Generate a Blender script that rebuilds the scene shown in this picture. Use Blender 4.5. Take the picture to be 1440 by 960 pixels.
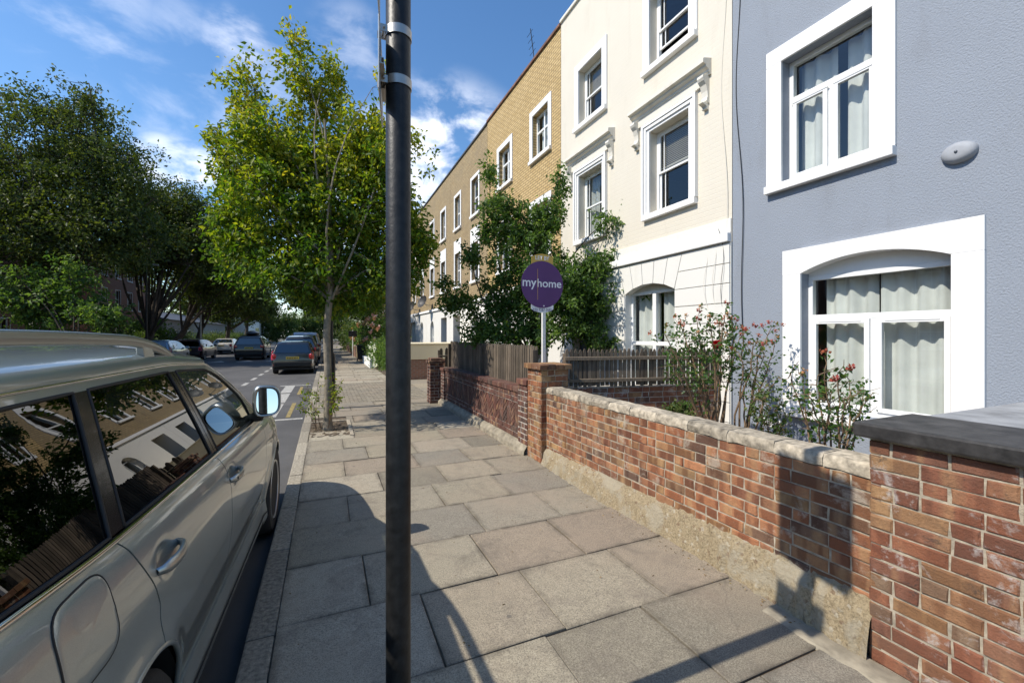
import bpy, bmesh, math, random
import numpy as np
from mathutils import Vector, Matrix

for _o in list(bpy.data.objects):
    bpy.data.objects.remove(_o)
R = math.radians
S = bpy.context.scene
COL = S.collection
random.seed(7)
rng = np.random.default_rng(7)

# ------------------------------------------------------------------ camera
cam_d = bpy.data.cameras.new('camera')
cam = bpy.data.objects.new('camera', cam_d)
COL.objects.link(cam)
cam.location = (0, 0, 1.65)
cam.rotation_euler = (R(90), 0, R(-23.5))
cam_d.sensor_width = 36
cam_d.lens = 15.0
cam_d.shift_y = -9/1440
cam_d.clip_start = 0.05
cam_d.clip_end = 3000
S.camera = cam

# ------------------------------------------------------------------ sky and sun
SUN_DIR = Vector((-1.0, 0.004, 1.095)).normalized()       # towards the sun
w = bpy.data.worlds.new('World')
S.world = w
w.use_nodes = True
nt = w.node_tree
nt.nodes.clear()
def N(t, typ, **kw):
    n = t.nodes.new(typ)
    for k, v in kw.items():
        setattr(n, k, v)
    return n
sky = N(nt, 'ShaderNodeTexSky', sky_type='NISHITA')
sky.sun_disc = False
sky.sun_elevation = math.asin(SUN_DIR.z)
sky.sun_rotation = math.atan2(SUN_DIR.x, SUN_DIR.y)
sky.air_density = 1.0
sky.dust_density = 0.3
sky.ozone_density = 2.6
geo = N(nt, 'ShaderNodeTexCoord')
sep = N(nt, 'ShaderNodeSeparateXYZ')
nt.links.new(geo.outputs['Generated'], sep.inputs[0])
# clouds live on a flat layer: direction.xy / (z + small)
add = N(nt, 'ShaderNodeMath', operation='ADD'); add.inputs[1].default_value = 0.12
nt.links.new(sep.outputs['Z'], add.inputs[0])
dx = N(nt, 'ShaderNodeMath', operation='DIVIDE'); dy = N(nt, 'ShaderNodeMath', operation='DIVIDE')
nt.links.new(sep.outputs['X'], dx.inputs[0]); nt.links.new(add.outputs[0], dx.inputs[1])
nt.links.new(sep.outputs['Y'], dy.inputs[0]); nt.links.new(add.outputs[0], dy.inputs[1])
comb = N(nt, 'ShaderNodeCombineXYZ')
nt.links.new(dx.outputs[0], comb.inputs[0]); nt.links.new(dy.outputs[0], comb.inputs[1])
def wnoise(scale, detail, rough, dist=0.0, off=(0, 0, 0), sc=(1, 1, 1)):
    mp = N(nt, 'ShaderNodeMapping'); mp.inputs['Location'].default_value = off; mp.inputs['Scale'].default_value = sc
    nt.links.new(comb.outputs[0], mp.inputs[0])
    n = N(nt, 'ShaderNodeTexNoise'); n.inputs['Scale'].default_value = scale; n.inputs['Detail'].default_value = detail
    n.inputs['Roughness'].default_value = rough; n.inputs['Distortion'].default_value = dist
    nt.links.new(mp.outputs[0], n.inputs['Vector'])
    return n
def wmath(op, a, b, clamp=False):
    m = N(nt, 'ShaderNodeMath', operation=op); m.use_clamp = clamp
    for i, v in enumerate((a, b)):
        if isinstance(v, (int, float)): m.inputs[i].default_value = v
        else: nt.links.new(v, m.inputs[i])
    return m.outputs[0]
def smooth(v, lo, hi):
    m = N(nt, 'ShaderNodeMapRange', interpolation_type='SMOOTHSTEP')
    m.inputs['From Min'].default_value = lo; m.inputs['From Max'].default_value = hi
    nt.links.new(v, m.inputs['Value'])
    return m.outputs[0]
def blob(d, c0, c1):
    """soft mask round a world direction: banks of cloud standing over given places"""
    d = Vector(d).normalized()
    vm = N(nt, 'ShaderNodeVectorMath', operation='DOT_PRODUCT'); vm.inputs[1].default_value = d
    nt.links.new(geo.outputs['Generated'], vm.inputs[0])
    return smooth(vm.outputs['Value'], math.cos(c0), math.cos(c1))
wisp = smooth(wnoise(1.5, 8, 0.62, 0.9, (3.1, 0.7, 0), (1.0, 0.55, 1)).outputs['Fac'], 0.58, 0.95)
pm = N(nt, 'ShaderNodeMapping'); pm.inputs['Scale'].default_value = (1, 1, 1.9); nt.links.new(geo.outputs['Generated'], pm.inputs[0])
pn = N(nt, 'ShaderNodeTexNoise'); pn.inputs['Scale'].default_value = 7.0; pn.inputs['Detail'].default_value = 9; pn.inputs['Roughness'].default_value = 0.58; pn.inputs['Distortion'].default_value = 0.3
nt.links.new(pm.outputs[0], pn.inputs['Vector'])
puff = smooth(pn.outputs['Fac'], 0.42, 0.66)
def pxdir(u, v):
    a = (u-720)/600; b = (471-v)/600
    return (0.3987+a*0.9171, 0.9171-a*0.3987, b)
banks = None
for (u, v, c0, c1, k) in ((625, 265, 14, 4, 1.0), (262, 262, 6, 1, .95), (228, 222, 3, .5, .7), (335, 66, 4, .5, .45),
                          (110, 8, 7, 1, .3), (395, 100, 4, 1, .3), (490, 66, 5, 1, .25), (255, 50, 4, 1, .2),
                          (270, 165, 7, .5, .25), (330, 300, 6, 1, .8), (490, 240, 5, 1, .5), (385, 425, 8, 1, .7), (480, 380, 14, 2, .7)):
    b_ = wmath('MULTIPLY', blob(pxdir(u, v), R(c0), R(c1)), k)
    banks = b_ if banks is None else wmath('MAXIMUM', banks, b_)
c1 = wmath('MULTIPLY', puff, banks)
c2 = wmath('MULTIPLY', wisp, 0.02)
cf = wmath('MAXIMUM', c1, c2, True)
cmix = N(nt, 'ShaderNodeMixRGB')
nt.links.new(cf, cmix.inputs[0])
hsv = N(nt, 'ShaderNodeHueSaturation')
hsv.inputs['Saturation'].default_value = 1.18
nt.links.new(sky.outputs[0], hsv.inputs['Color'])
nt.links.new(hsv.outputs[0], cmix.inputs[1])
cmix.inputs[2].default_value = (7.0, 7.2, 7.8, 1)
bg = N(nt, 'ShaderNodeBackground'); bg.inputs['Strength'].default_value = 0.15
nt.links.new(cmix.outputs[0], bg.inputs['Color'])
wo = N(nt, 'ShaderNodeOutputWorld')
nt.links.new(bg.outputs[0], wo.inputs[0])

sd = bpy.data.lights.new('sun', 'SUN')
sd.energy = 4.1
sd.angle = R(0.53)
sd.color = (1.0, 0.935, 0.83)
sun = bpy.data.objects.new('sun', sd)
COL.objects.link(sun)
sun.rotation_euler = SUN_DIR.to_track_quat('Z', 'Y').to_euler()
sun.location = (-20, 0, 30)

S.view_settings.view_transform = 'Standard'
S.view_settings.look = 'None'
S.view_settings.exposure = 0.42
S.view_settings.gamma = 1.0
S.render.engine = 'CYCLES'
S.cycles.max_bounces = 8
S.cycles.transparent_max_bounces = 12
S.cycles.diffuse_bounces = 3
S.cycles.glossy_bounces = 4
S.cycles.caustics_reflective = False
S.cycles.caustics_refractive = False

# ------------------------------------------------------------------ object helpers
def tag(o, label=None, cat=None, group=None, kind=None):
    if label: o['label'] = label
    if cat: o['category'] = cat
    if group: o['group'] = group
    if kind: o['kind'] = kind
    return o
def org(o):
    v = Vector((0, 0, 0))
    while o is not None:
        v += o.location; o = o.parent
    return v
def empty(name, loc, label=None, cat=None, group=None):
    o = bpy.data.objects.new(name, None)
    o.empty_display_size = 0.2
    COL.objects.link(o); o.location = loc
    return tag(o, label, cat, group)
def copy_tree(o, parent=None):
    c = o.copy(); COL.objects.link(c); c.parent = parent
    for ch in o.children: copy_tree(ch, c)
    return c

class MB:
    """collects shapes and links them as one mesh object"""
    def __init__(s):
        s.v = []; s.f = []; s.a = []
    def add(s, vs, fs, var=0.5):
        b = len(s.v)
        s.v.extend([tuple(p) for p in vs])
        for f in fs:
            s.f.append(tuple(i+b for i in f)); s.a.append(var)
    def box(s, x0, x1, y0, y1, z0, z1, var=0.5, j=0.0):
        vs = [(x, y, z) for x in (x0, x1) for y in (y0, y1) for z in (z0, z1)]
        if j: vs = [tuple(c+random.uniform(-j, j) for c in p) for p in vs]
        s.add(vs, [(0, 1, 3, 2), (4, 6, 7, 5), (0, 4, 5, 1), (2, 3, 7, 6), (0, 2, 6, 4), (1, 5, 7, 3)], var)
    def cbox(s, x0, x1, y0, y1, z0, z1, c=0.01, var=0.5):
        """box with chamfered edges"""
        X = (x0, x1); Y = (y0, y1); Z = (z0, z1)
        c = min(c, (x1-x0)*.45, (y1-y0)*.45, (z1-z0)*.45)
        bm = bmesh.new()
        M = Matrix.Translation(((x0+x1)/2, (y0+y1)/2, (z0+z1)/2)) @ Matrix.Diagonal((x1-x0, y1-y0, z1-z0, 1))
        bmesh.ops.create_cube(bm, size=1, matrix=M)
        bmesh.ops.bevel(bm, geom=bm.edges[:], offset=c, segments=2, affect='EDGES', profile=0.6)
        bm.verts.ensure_lookup_table()
        s.add([v.co[:] for v in bm.verts], [tuple(v.index for v in f.verts) for f in bm.faces], var)
        bm.free()
    def tube(s, pts, rad, n=8, caps=True, var=0.5):
        pts = [Vector(p) for p in pts]
        if isinstance(rad, (int, float)): rad = [rad]*len(pts)
        b = len(s.v); up = None
        for i, p in enumerate(pts):
            d = (pts[min(i+1, len(pts)-1)] - pts[max(i-1, 0)])
            if d.length < 1e-9: d = Vector((0, 0, 1))
            d.normalize()
            if up is None:
                up = d.orthogonal().normalized()
            up = (up - d*up.dot(d))
            if up.length < 1e-6: up = d.orthogonal()
            up.normalize()
            q = d.cross(up)
            for k in range(n):
                t = 2*math.pi*k/n
                s.v.append(tuple(p + (up*math.cos(t)+q*math.sin(t))*rad[i]))
        for i in range(len(pts)-1):
            for k in range(n):
                a0 = b+i*n+k; a1 = b+i*n+(k+1) % n
                s.f.append((a0, a1, a1+n, a0+n)); s.a.append(var)
        if caps:
            s.f.append(tuple(b+k for k in reversed(range(n)))); s.a.append(var)
            s.f.append(tuple(b+(len(pts)-1)*n+k for k in range(n))); s.a.append(var)
    def lathe(s, prof, center, axis='z', n=24, var=0.5, close=False):
        """prof: list of (radius, height)"""
        b = len(s.v); cx, cy, cz = center
        for r, h in prof:
            for k in range(n):
                t = 2*math.pi*k/n; c = r*math.cos(t); q = r*math.sin(t)
                s.v.append({'z': (cx+c, cy+q, cz+h), 'x': (cx+h, cy+c, cz+q), 'y': (cx+c, cy+h, cz+q)}[axis])
        m = len(prof)
        for i in range(m if close else m-1):
            for k in range(n):
                a0 = b+i*n+k; a1 = b+i*n+(k+1) % n; c0 = b+((i+1) % m)*n+k; c1_ = b+((i+1) % m)*n+(k+1) % n
                s.f.append((a0, a1, c1_, c0)); s.a.append(var)
        if not close:
            s.f.append(tuple(b+k for k in range(n))); s.a.append(var)
            s.f.append(tuple(b+(m-1)*n+k for k in range(n))); s.a.append(var)
    def grid(s, P, var=0.5):
        """P: rows of points"""
        b = len(s.v); m = len(P[0])
        for row in P: s.v.extend([tuple(p) for p in row])
        for i in range(len(P)-1):
            for k in range(m-1):
                a0 = b+i*m+k
                s.f.append((a0, a0+1, a0+m+1, a0+m)); s.a.append(var)
    def prism(s, poly, axis, a, b_, var=0.5):
        """poly in the two other axes, extruded from a to b along axis"""
        def P(p, h):
            return {'x': (h, p[0], p[1]), 'y': (p[0], h, p[1]), 'z': (p[0], p[1], h)}[axis]
        n = len(poly)
        vs = [P(p, a) for p in poly]+[P(p, b_) for p in poly]
        fs = [tuple(range(n)), tuple(reversed(range(n, 2*n)))]
        fs += [(i, (i+1) % n, n+(i+1) % n, n+i) for i in range(n)]
        s.add(vs, fs, var)
    def ball(s, c, r, n=8, m=6, sc=(1, 1, 1), var=0.5, rough=0.0):
        vs = []
        for i in range(m+1):
            ph = math.pi*i/m
            for k in range(n):
                t = 2*math.pi*k/n
                rr = r*(1+random.uniform(-rough, rough))
                vs.append((c[0]+rr*sc[0]*math.sin(ph)*math.cos(t), c[1]+rr*sc[1]*math.sin(ph)*math.sin(t), c[2]+rr*sc[2]*math.cos(ph)))
        fs = [(i*n+k, i*n+(k+1) % n, (i+1)*n+(k+1) % n, (i+1)*n+k) for i in range(m) for k in range(n)]
        s.add(vs, fs, var)
    def build(s, name, mat, parent=None, smooth=False, fix=True, bevel=0, loc=None):
        me = bpy.data.meshes.new(name)
        o0 = org(parent) if parent is not None else (Vector(loc) if loc else Vector((0, 0, 0)))
        V = np.array(s.v, dtype=np.float64).reshape(-1, 3) - np.array(o0)
        me.from_pydata(V.tolist(), [], s.f)
        at = me.attributes.new('var', 'FLOAT', 'FACE')
        at.data.foreach_set('value', np.array(s.a, dtype=np.float32))
        if fix:
            bm = bmesh.new(); bm.from_mesh(me)
            bmesh.ops.remove_doubles(bm, verts=bm.verts, dist=1e-5) if smooth else None
            bmesh.ops.recalc_face_normals(bm, faces=bm.faces)
            bm.to_mesh(me); bm.free()
        if smooth:
            me.polygons.foreach_set('use_smooth', [True]*len(me.polygons))
            if smooth != 'all':
                try: me.set_sharp_from_angle(angle=R(38))
                except Exception: pass
        me.materials.append(mat)
        o = bpy.data.objects.new(name, me)
        COL.objects.link(o)
        if parent is not None: o.parent = parent
        elif loc: o.location = loc
        if bevel:
            md = o.modifiers.new('bevel', 'BEVEL'); md.width = bevel; md.segments = 2; md.limit_method = 'ANGLE'
        return o

# ------------------------------------------------------------------ materials
def newmat(name):
    m = bpy.data.materials.new(name); m.use_nodes = True
    t = m.node_tree; t.nodes.clear()
    out = t.nodes.new('ShaderNodeOutputMaterial')
    bs = t.nodes.new('ShaderNodeBsdfPrincipled')
    t.links.new(bs.outputs[0], out.inputs[0])
    return m, t, bs, out
def coords(t, kind='Object', scale=(1, 1, 1), swizzle=None):
    tc = t.nodes.new('ShaderNodeTexCoord'); o = tc.outputs[kind]
    if kind == 'World':
        pass
    if swizzle:
        sp = t.nodes.new('ShaderNodeSeparateXYZ'); cb = t.nodes.new('ShaderNodeCombineXYZ')
        t.links.new(o, sp.inputs[0])
        for i, ch in enumerate(swizzle):
            if ch in 'xyz': t.links.new(sp.outputs['xyz'.index(ch)], cb.inputs[i])
        o = cb.outputs[0]
    mp = t.nodes.new('ShaderNodeMapping'); mp.inputs['Scale'].default_value = scale
    t.links.new(o, mp.inputs[0])
    return mp.outputs[0]
def noise(t, vec, scale, detail=4, rough=0.55, dist=0.0):
    n = t.nodes.new('ShaderNodeTexNoise')
    n.inputs['Scale'].default_value = scale; n.inputs['Detail'].default_value = detail
    n.inputs['Roughness'].default_value = rough; n.inputs['Distortion'].default_value = dist
    t.links.new(vec, n.inputs['Vector'])
    return n.outputs['Fac']
def ramp(t, fac, stops, interp='LINEAR'):
    r = t.nodes.new('ShaderNodeValToRGB'); r.color_ramp.interpolation = interp
    cr = r.color_ramp
    while len(cr.elements) < len(stops): cr.elements.new(0.5)
    for e, (p, c) in zip(cr.elements, stops):
        e.position = p
        e.color = (c, c, c, 1) if isinstance(c, (int, float)) else (*c, 1)
    t.links.new(fac, r.inputs[0])
    return r.outputs[0]
def mix(t, fac, a, b, mode='MIX'):
    m = t.nodes.new('ShaderNodeMixRGB'); m.blend_type = mode
    for i, v in enumerate((fac, a, b)):
        if isinstance(v, (int, float)): m.inputs[i].default_value = v if i == 0 else (v, v, v, 1)
        elif isinstance(v, tuple): m.inputs[i].default_value = (*v, 1)
        else: t.links.new(v, m.inputs[i])
    return m.outputs[0]
def bump(t, bs, h, strength=0.3, dist=0.01, chain=None):
    b = t.nodes.new('ShaderNodeBump'); b.inputs['Strength'].default_value = strength; b.inputs['Distance'].default_value = dist
    t.links.new(h, b.inputs['Height'])
    if chain is not None: t.links.new(chain, b.inputs['Normal'])
    t.links.new(b.outputs[0], bs.inputs['Normal'])
    return b.outputs[0]
def attr(t, name='var'):
    a = t.nodes.new('ShaderNodeAttribute'); a.attribute_name = name
    return a.outputs['Fac']
def simple(name, col, rough=0.6, metal=0.0, var=0.15, nscale=6.0, bmp=0.0, bscale=80.0, coat=0.0, usevar=0.0, spec=None):
    m, t, bs, out = newmat(name)
    v = coords(t)
    n = noise(t, v, nscale, 5)
    dark = tuple(c*(1-var) for c in col); lite = tuple(min(1, c*(1+var)) for c in col)
    c = ramp(t, n, [(0.3, dark), (0.7, lite)])
    if usevar:
        f = ramp(t, attr(t), [(0, 1-usevar), (1, 1+usevar*0.6)])
        c = mix(t, 1.0, c, f, 'MULTIPLY')
    t.links.new(c, bs.inputs['Base Color'])
    bs.inputs['Roughness'].default_value = rough; bs.inputs['Metallic'].default_value = metal
    if coat: bs.inputs['Coat Weight'].default_value = coat; bs.inputs['Coat Roughness'].default_value = 0.03
    if spec is not None: bs.inputs['Specular IOR Level'].default_value = spec
    if bmp: bump(t, bs, noise(t, v, bscale, 4), bmp, 0.005)
    return m

def stucco(name, col, bstr=0.25, bscale=60, stain=0.15, brick=False):
    m, t, bs, out = newmat(name)
    v = coords(t)
    n1 = noise(t, v, 1.3, 6, 0.6); n2 = noise(t, coords(t, scale=(1, 1, 0.22)), 3.0, 6, 0.65, 0.4)
    c = mix(t, ramp(t, n1, [(0.35, 0.0), (0.75, stain)]), col, tuple(c*0.75 for c in col))
    c = mix(t, ramp(t, n2, [(0.55, 0.0), (0.8, stain*1.3)]), c, tuple(x*y for x, y in zip(col, (0.55, 0.5, 0.42))))
    t.links.new(c, bs.inputs['Base Color']); bs.inputs['Roughness'].default_value = 0.75
    h = noise(t, v, bscale, 3, 0.6)
    nb = bump(t, bs, h, bstr, 0.01)
    if brick:
        bt = t.nodes.new('ShaderNodeTexBrick'); t.links.new(coords(t, swizzle='yz0'), bt.inputs['Vector'])
        bt.inputs['Scale'].default_value = 1.0; bt.inputs['Brick Width'].default_value = 0.225; bt.inputs['Row Height'].default_value = 0.075
        bt.inputs['Mortar Size'].default_value = 0.008; bt.inputs['Mortar Smooth'].default_value = 0.8
        bt.inputs['Color1'].default_value = (1, 1, 1, 1); bt.inputs['Color2'].default_value = (0.8, 0.8, 0.8, 1); bt.inputs['Mortar'].default_value = (0.3, 0.3, 0.3, 1)
        bump(t, bs, bt.outputs['Color'], 0.22, 0.01, nb)
    return m

def brickmat(name, c1, c2, mortar, dirt=(0.2, 0.17, 0.13), dirtamt=0.35, swz='yz0'):
    m, t, bs, out = newmat(name)
    v = coords(t, swizzle=swz)
    bt = t.nodes.new('ShaderNodeTexBrick'); t.links.new(v, bt.inputs['Vector'])
    bt.inputs['Scale'].default_value = 1.0; bt.inputs['Brick Width'].default_value = 0.225; bt.inputs['Row Height'].default_value = 0.075
    bt.inputs['Mortar Size'].default_value = 0.012; bt.inputs['Mortar Smooth'].default_value = 0.2; bt.inputs['Bias'].default_value = 0.0
    bt.inputs['Color1'].default_value = (*c1, 1); bt.inputs['Color2'].default_value = (*c2, 1); bt.inputs['Mortar'].default_value = (*mortar, 1)
    o = coords(t)
    n1 = noise(t, o, 0.9, 6, 0.65)
    n2 = noise(t, o, 14.0, 4, 0.6)
    c = mix(t, ramp(t, n2, [(0.3, 0.0), (0.75, 0.4)]), bt.outputs['Color'], tuple(x*0.6 for x in c2))
    c = mix(t, ramp(t, n1, [(0.42, 0.0), (0.72, dirtamt)]), c, dirt)
    t.links.new(c, bs.inputs['Base Color']); bs.inputs['Roughness'].default_value = 0.85
    h = mix(t, 1.0, ramp(t, bt.outputs['Fac'], [(0, 1.0), (1, 0.0)]), ramp(t, n2, [(0.2, 0.7), (0.8, 1.0)]), 'MULTIPLY')
    bump(t, bs, h, 0.6, 0.012)
    return m

def realbrick(name, stops, stain=0.3, mortarish=(0.5, 0.46, 0.4), band=0.6, black=0.0):
    """bricks that are real geometry; face attribute 'var' picks the firing colour"""
    m, t, bs, out = newmat(name)
    a = attr(t); v = coords(t)
    c = ramp(t, a, stops)
    sp = t.nodes.new('ShaderNodeSeparateXYZ'); t.links.new(v, sp.inputs[0])
    sm = t.nodes.new('ShaderNodeMath'); sm.operation = 'ADD'; t.links.new(sp.outputs[0], sm.inputs[0]); t.links.new(sp.outputs[1], sm.inputs[1])
    am = t.nodes.new('ShaderNodeMath'); am.operation = 'MULTIPLY'; t.links.new(a, am.inputs[0]); am.inputs[1].default_value = 7.3
    zm_ = t.nodes.new('ShaderNodeMath'); zm_.operation = 'MULTIPLY'; t.links.new(sp.outputs[2], zm_.inputs[0]); zm_.inputs[1].default_value = 0.15
    cb = t.nodes.new('ShaderNodeCombineXYZ'); t.links.new(sm.outputs[0], cb.inputs[0]); t.links.new(am.outputs[0], cb.inputs[1]); t.links.new(zm_.outputs[0], cb.inputs[2])
    n1 = noise(t, cb.outputs[0], 11.0, 1, 0.4)
    c = mix(t, ramp(t, n1, [(0.47, 0.0), (0.54, band)]), c, mix(t, 1.0, c, (0.50, 0.36, 0.30), 'MULTIPLY'))
    c = mix(t, ramp(t, n1, [(0.30, band*.7), (0.40, 0.0)]), c, (0.50, 0.30, 0.14))
    n2 = noise(t, v, 45.0, 5, 0.7)
    c = mix(t, ramp(t, n2, [(0.3, 0.35), (0.7, 0.0)]), c, (0.08, 0.05, 0.035))
    n3 = noise(t, v, 5.0, 7, 0.72, 0.3)
    c = mix(t, ramp(t, n3, [(0.56, 0.0), (0.66, stain)]), c, mortarish)
    if black: c = mix(t, ramp(t, noise(t, v, 7.0, 7, 0.75, 0.5), [(0.60, 0.0), (0.66, black)]), c, (0.03, 0.028, 0.026))
    t.links.new(c, bs.inputs['Base Color']); bs.inputs['Roughness'].default_value = 0.88
    c2_ = noise(t, v, 1.7, 6, 0.7)
    cc = mix(t, ramp(t, c2_, [(0.45, 0.0), (0.72, 0.45)]), c, (0.11, 0.075, 0.055)); t.links.new(cc, bs.inputs['Base Color'])
    nb = bump(t, bs, noise(t, v, 90.0, 6, 0.75), 0.8, 0.008)
    bump(t, bs, noise(t, v, 22.0, 4, 0.7), 0.6, 0.012, nb)
    return m

def leafmat(name, stops, trans=0.35, rough=0.55):
    m, t, bs, out = newmat(name)
    c = ramp(t, attr(t), stops)
    t.links.new(c, bs.inputs['Base Color'])
    bs.inputs['Roughness'].default_value = rough
    bs.inputs['Specular IOR Level'].default_value = 0.35
    tr = t.nodes.new('ShaderNodeBsdfTranslucent')
    c2 = mix(t, 1.0, c, (1.5, 1.6, 0.6), 'MULTIPLY')
    t.links.new(c2, tr.inputs['Color'])
    ms = t.nodes.new('ShaderNodeMixShader'); ms.inputs[0].default_value = trans
    t.links.new(bs.outputs[0], ms.inputs[1]); t.links.new(tr.outputs[0], ms.inputs[2])
    t.links.new(ms.outputs[0], out.inputs[0])
    return m

def glassmat(name, tint, lo=0.12, ior=1.5, wob=0.0):
    m, t, bs, out = newmat(name)
    t.nodes.remove(bs)
    tr = t.nodes.new('ShaderNodeBsdfTransparent'); tr.inputs[0].default_value = (*tint, 1)
    gl = t.nodes.new('ShaderNodeBsdfGlossy'); gl.inputs['Roughness'].default_value = 0.0
    # Schlick reflectance, the same from both faces of the pane
    lw = t.nodes.new('ShaderNodeLayerWeight'); lw.inputs['Blend'].default_value = 0.5
    pw = t.nodes.new('ShaderNodeMath'); pw.operation = 'POWER'; pw.inputs[1].default_value = 4.0
    t.links.new(lw.outputs['Facing'], pw.inputs[0])
    mr = t.nodes.new('ShaderNodeMapRange'); mr.inputs['To Min'].default_value = lo+((ior-1)/(ior+1))**2; mr.inputs['To Max'].default_value = 1.0
    t.links.new(pw.outputs[0], mr.inputs['Value'])
    if wob:
        b = t.nodes.new('ShaderNodeBump'); b.inputs['Strength'].default_value = wob; b.inputs['Distance'].default_value = 0.01
        t.links.new(noise(t, coords(t), 1.6, 2), b.inputs['Height'])
        t.links.new(b.outputs[0], gl.inputs['Normal'])
    ms = t.nodes.new('ShaderNodeMixShader')
    t.links.new(mr.outputs[0], ms.inputs[0]); t.links.new(tr.outputs[0], ms.inputs[1]); t.links.new(gl.outputs[0], ms.inputs[2])
    t.links.new(ms.outputs[0], out.inputs[0])
    return m

def paving(name):
    m, t, bs, out = newmat(name)
    v = coords(t); a = attr(t)
    c = ramp(t, a, [(0.0, (0.20, 0.175, 0.13)), (0.2, (0.31, 0.27, 0.19)), (0.45, (0.235, 0.21, 0.165)), (0.65, (0.345, 0.30, 0.215)), (0.85, (0.275, 0.22, 0.16)), (1.0, (0.41, 0.365, 0.275))])
    n = noise(t, v, 130.0, 3, 0.75)
    c = mix(t, ramp(t, n, [(0.38, 0.6), (0.52, 0.0)]), c, (0.05, 0.043, 0.035))
    c = mix(t, ramp(t, n, [(0.56, 0.0), (0.70, 0.4)]), c, (0.55, 0.50, 0.41))
    n2 = noise(t, v, 2.6, 7, 0.7, 0.8)
    c = mix(t, ramp(t, n2, [(0.50, 0.0), (0.70, 0.6)]), c, (0.145, 0.12, 0.095))
    n3 = noise(t, v, 0.8, 5, 0.6)
    c = mix(t, ramp(t, n3, [(0.45, 0.0), (0.7, 0.35)]), c, (0.36, 0.27, 0.19))
    # dropped gum and drips
    vo = t.nodes.new('ShaderNodeTexVoronoi'); vo.inputs['Scale'].default_value = 2.7
    t.links.new(v, vo.inputs['Vector'])
    c = mix(t, ramp(t, vo.outputs['Distance'], [(0.035, 0.7), (0.05, 0.0)]), c, (0.09, 0.08, 0.07))
    e = attr(t, 'edge')
    ne = noise(t, v, 4.0, 8, 0.75, 0.6)
    em = t.nodes.new('ShaderNodeMath'); em.operation = 'MULTIPLY'; t.links.new(e, em.inputs[0]); t.links.new(ramp(t, ne, [(0.35, 0.0), (0.62, 1.0)]), em.inputs[1])
    c = mix(t, ramp(t, em.outputs[0], [(0.1, 0.0), (0.95, 0.75)]), c, (0.10, 0.083, 0.06))
    n6 = noise(t, v, 17.0, 6, 0.8, 0.2)
    c = mix(t, ramp(t, n6, [(0.50, 0.0), (0.72, 0.45)]), c, (0.12, 0.10, 0.075))
    # hairline cracks and dark weathering blotches
    mpd = t.nodes.new('ShaderNodeTexNoise'); mpd.inputs['Scale'].default_value = 3.0; mpd.inputs['Detail'].default_value = 5
    t.links.new(v, mpd.inputs['Vector'])
    ad = t.nodes.new('ShaderNodeMixRGB'); ad.inputs[0].default_value = 0.25; t.links.new(v, ad.inputs[1]); t.links.new(mpd.outputs['Color'], ad.inputs[2])
    vc = t.nodes.new('ShaderNodeTexVoronoi'); vc.feature = 'DISTANCE_TO_EDGE'; vc.inputs['Scale'].default_value = 0.5; t.links.new(ad.outputs[0], vc.inputs['Vector'])
    c = mix(t, ramp(t, vc.outputs['Distance'], [(0.0, 0.3), (0.004, 0.0)]), c, (0.07, 0.06, 0.05))
    n5 = noise(t, v, 1.1, 8, 0.75, 1.2)
    c = mix(t, ramp(t, n5, [(0.58, 0.0), (0.70, 0.5)]), c, (0.10, 0.085, 0.065))
    t.links.new(c, bs.inputs['Base Color']); bs.inputs['Roughness'].default_value = 0.86
    h = mix(t, 0.5, noise(t, v, 160.0, 4, 0.7), noise(t, v, 9.0, 5, 0.6))
    bump(t, bs, h, 0.5, 0.006)
    return m

def rubble(name):
    m, t, bs, out = newmat(name)
    v = coords(t)
    vo = t.nodes.new('ShaderNodeTexVoronoi'); vo.inputs['Scale'].default_value = 48.0
    t.links.new(v, vo.inputs['Vector'])
    n = noise(t, v, 70.0, 5, 0.75)
    c = ramp(t, n, [(0.3, (0.13, 0.10, 0.06)), (0.5, (0.30, 0.235, 0.14)), (0.75, (0.42, 0.34, 0.22))])
    sepc = t.nodes.new('ShaderNodeSeparateColor'); t.links.new(vo.outputs['Color'], sepc.inputs[0])
    c = mix(t, ramp(t, sepc.outputs[0], [(0.93, 0.0), (0.97, 0.4)]), c, (0.50, 0.46, 0.38))
    c = mix(t, ramp(t, sepc.outputs[1], [(0.95, 0.0), (0.98, 0.5)]), c, (0.13, 0.065, 0.04))
    n2 = noise(t, v, 3.0, 6, 0.7, 0.5)
    c = mix(t, ramp(t, n2, [(0.48, 0.0), (0.56, 0.85)]), c, (0.33, 0.285, 0.205))
    t.links.new(c, bs.inputs['Base Color']); bs.inputs['Roughness'].default_value = 0.95
    h = mix(t, 0.25, n, ramp(t, vo.outputs['Distance'], [(0.0, 1.0), (0.6, 0.0)]))
    bump(t, bs, h, 0.9, 0.015)
    return m

def asphalt(name):
    m, t, bs, out = newmat(name)
    v = coords(t)
    n = noise(t, v, 190.0, 3, 0.8)
    c = ramp(t, n, [(0.3, (0.03, 0.03, 0.031)), (0.6, (0.085, 0.082, 0.08)), (0.75, (0.2, 0.19, 0.18))])
    n2 = noise(t, v, 0.55, 6, 0.6, 0.4)
    c = mix(t, ramp(t, n2, [(0.4, 0.0), (0.65, 0.6)]), c, (0.13, 0.125, 0.12))
    n4 = noise(t, coords(t, scale=(1, 0.12, 1)), 1.6, 5, 0.7)
    c = mix(t, ramp(t, n4, [(0.55, 0.0), (0.75, 0.5)]), c, (0.045, 0.045, 0.045))
    t.links.new(c, bs.inputs['Base Color']); bs.inputs['Roughness'].default_value = 0.85
    bump(t, bs, n, 0.5, 0.008)
    return m

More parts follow.
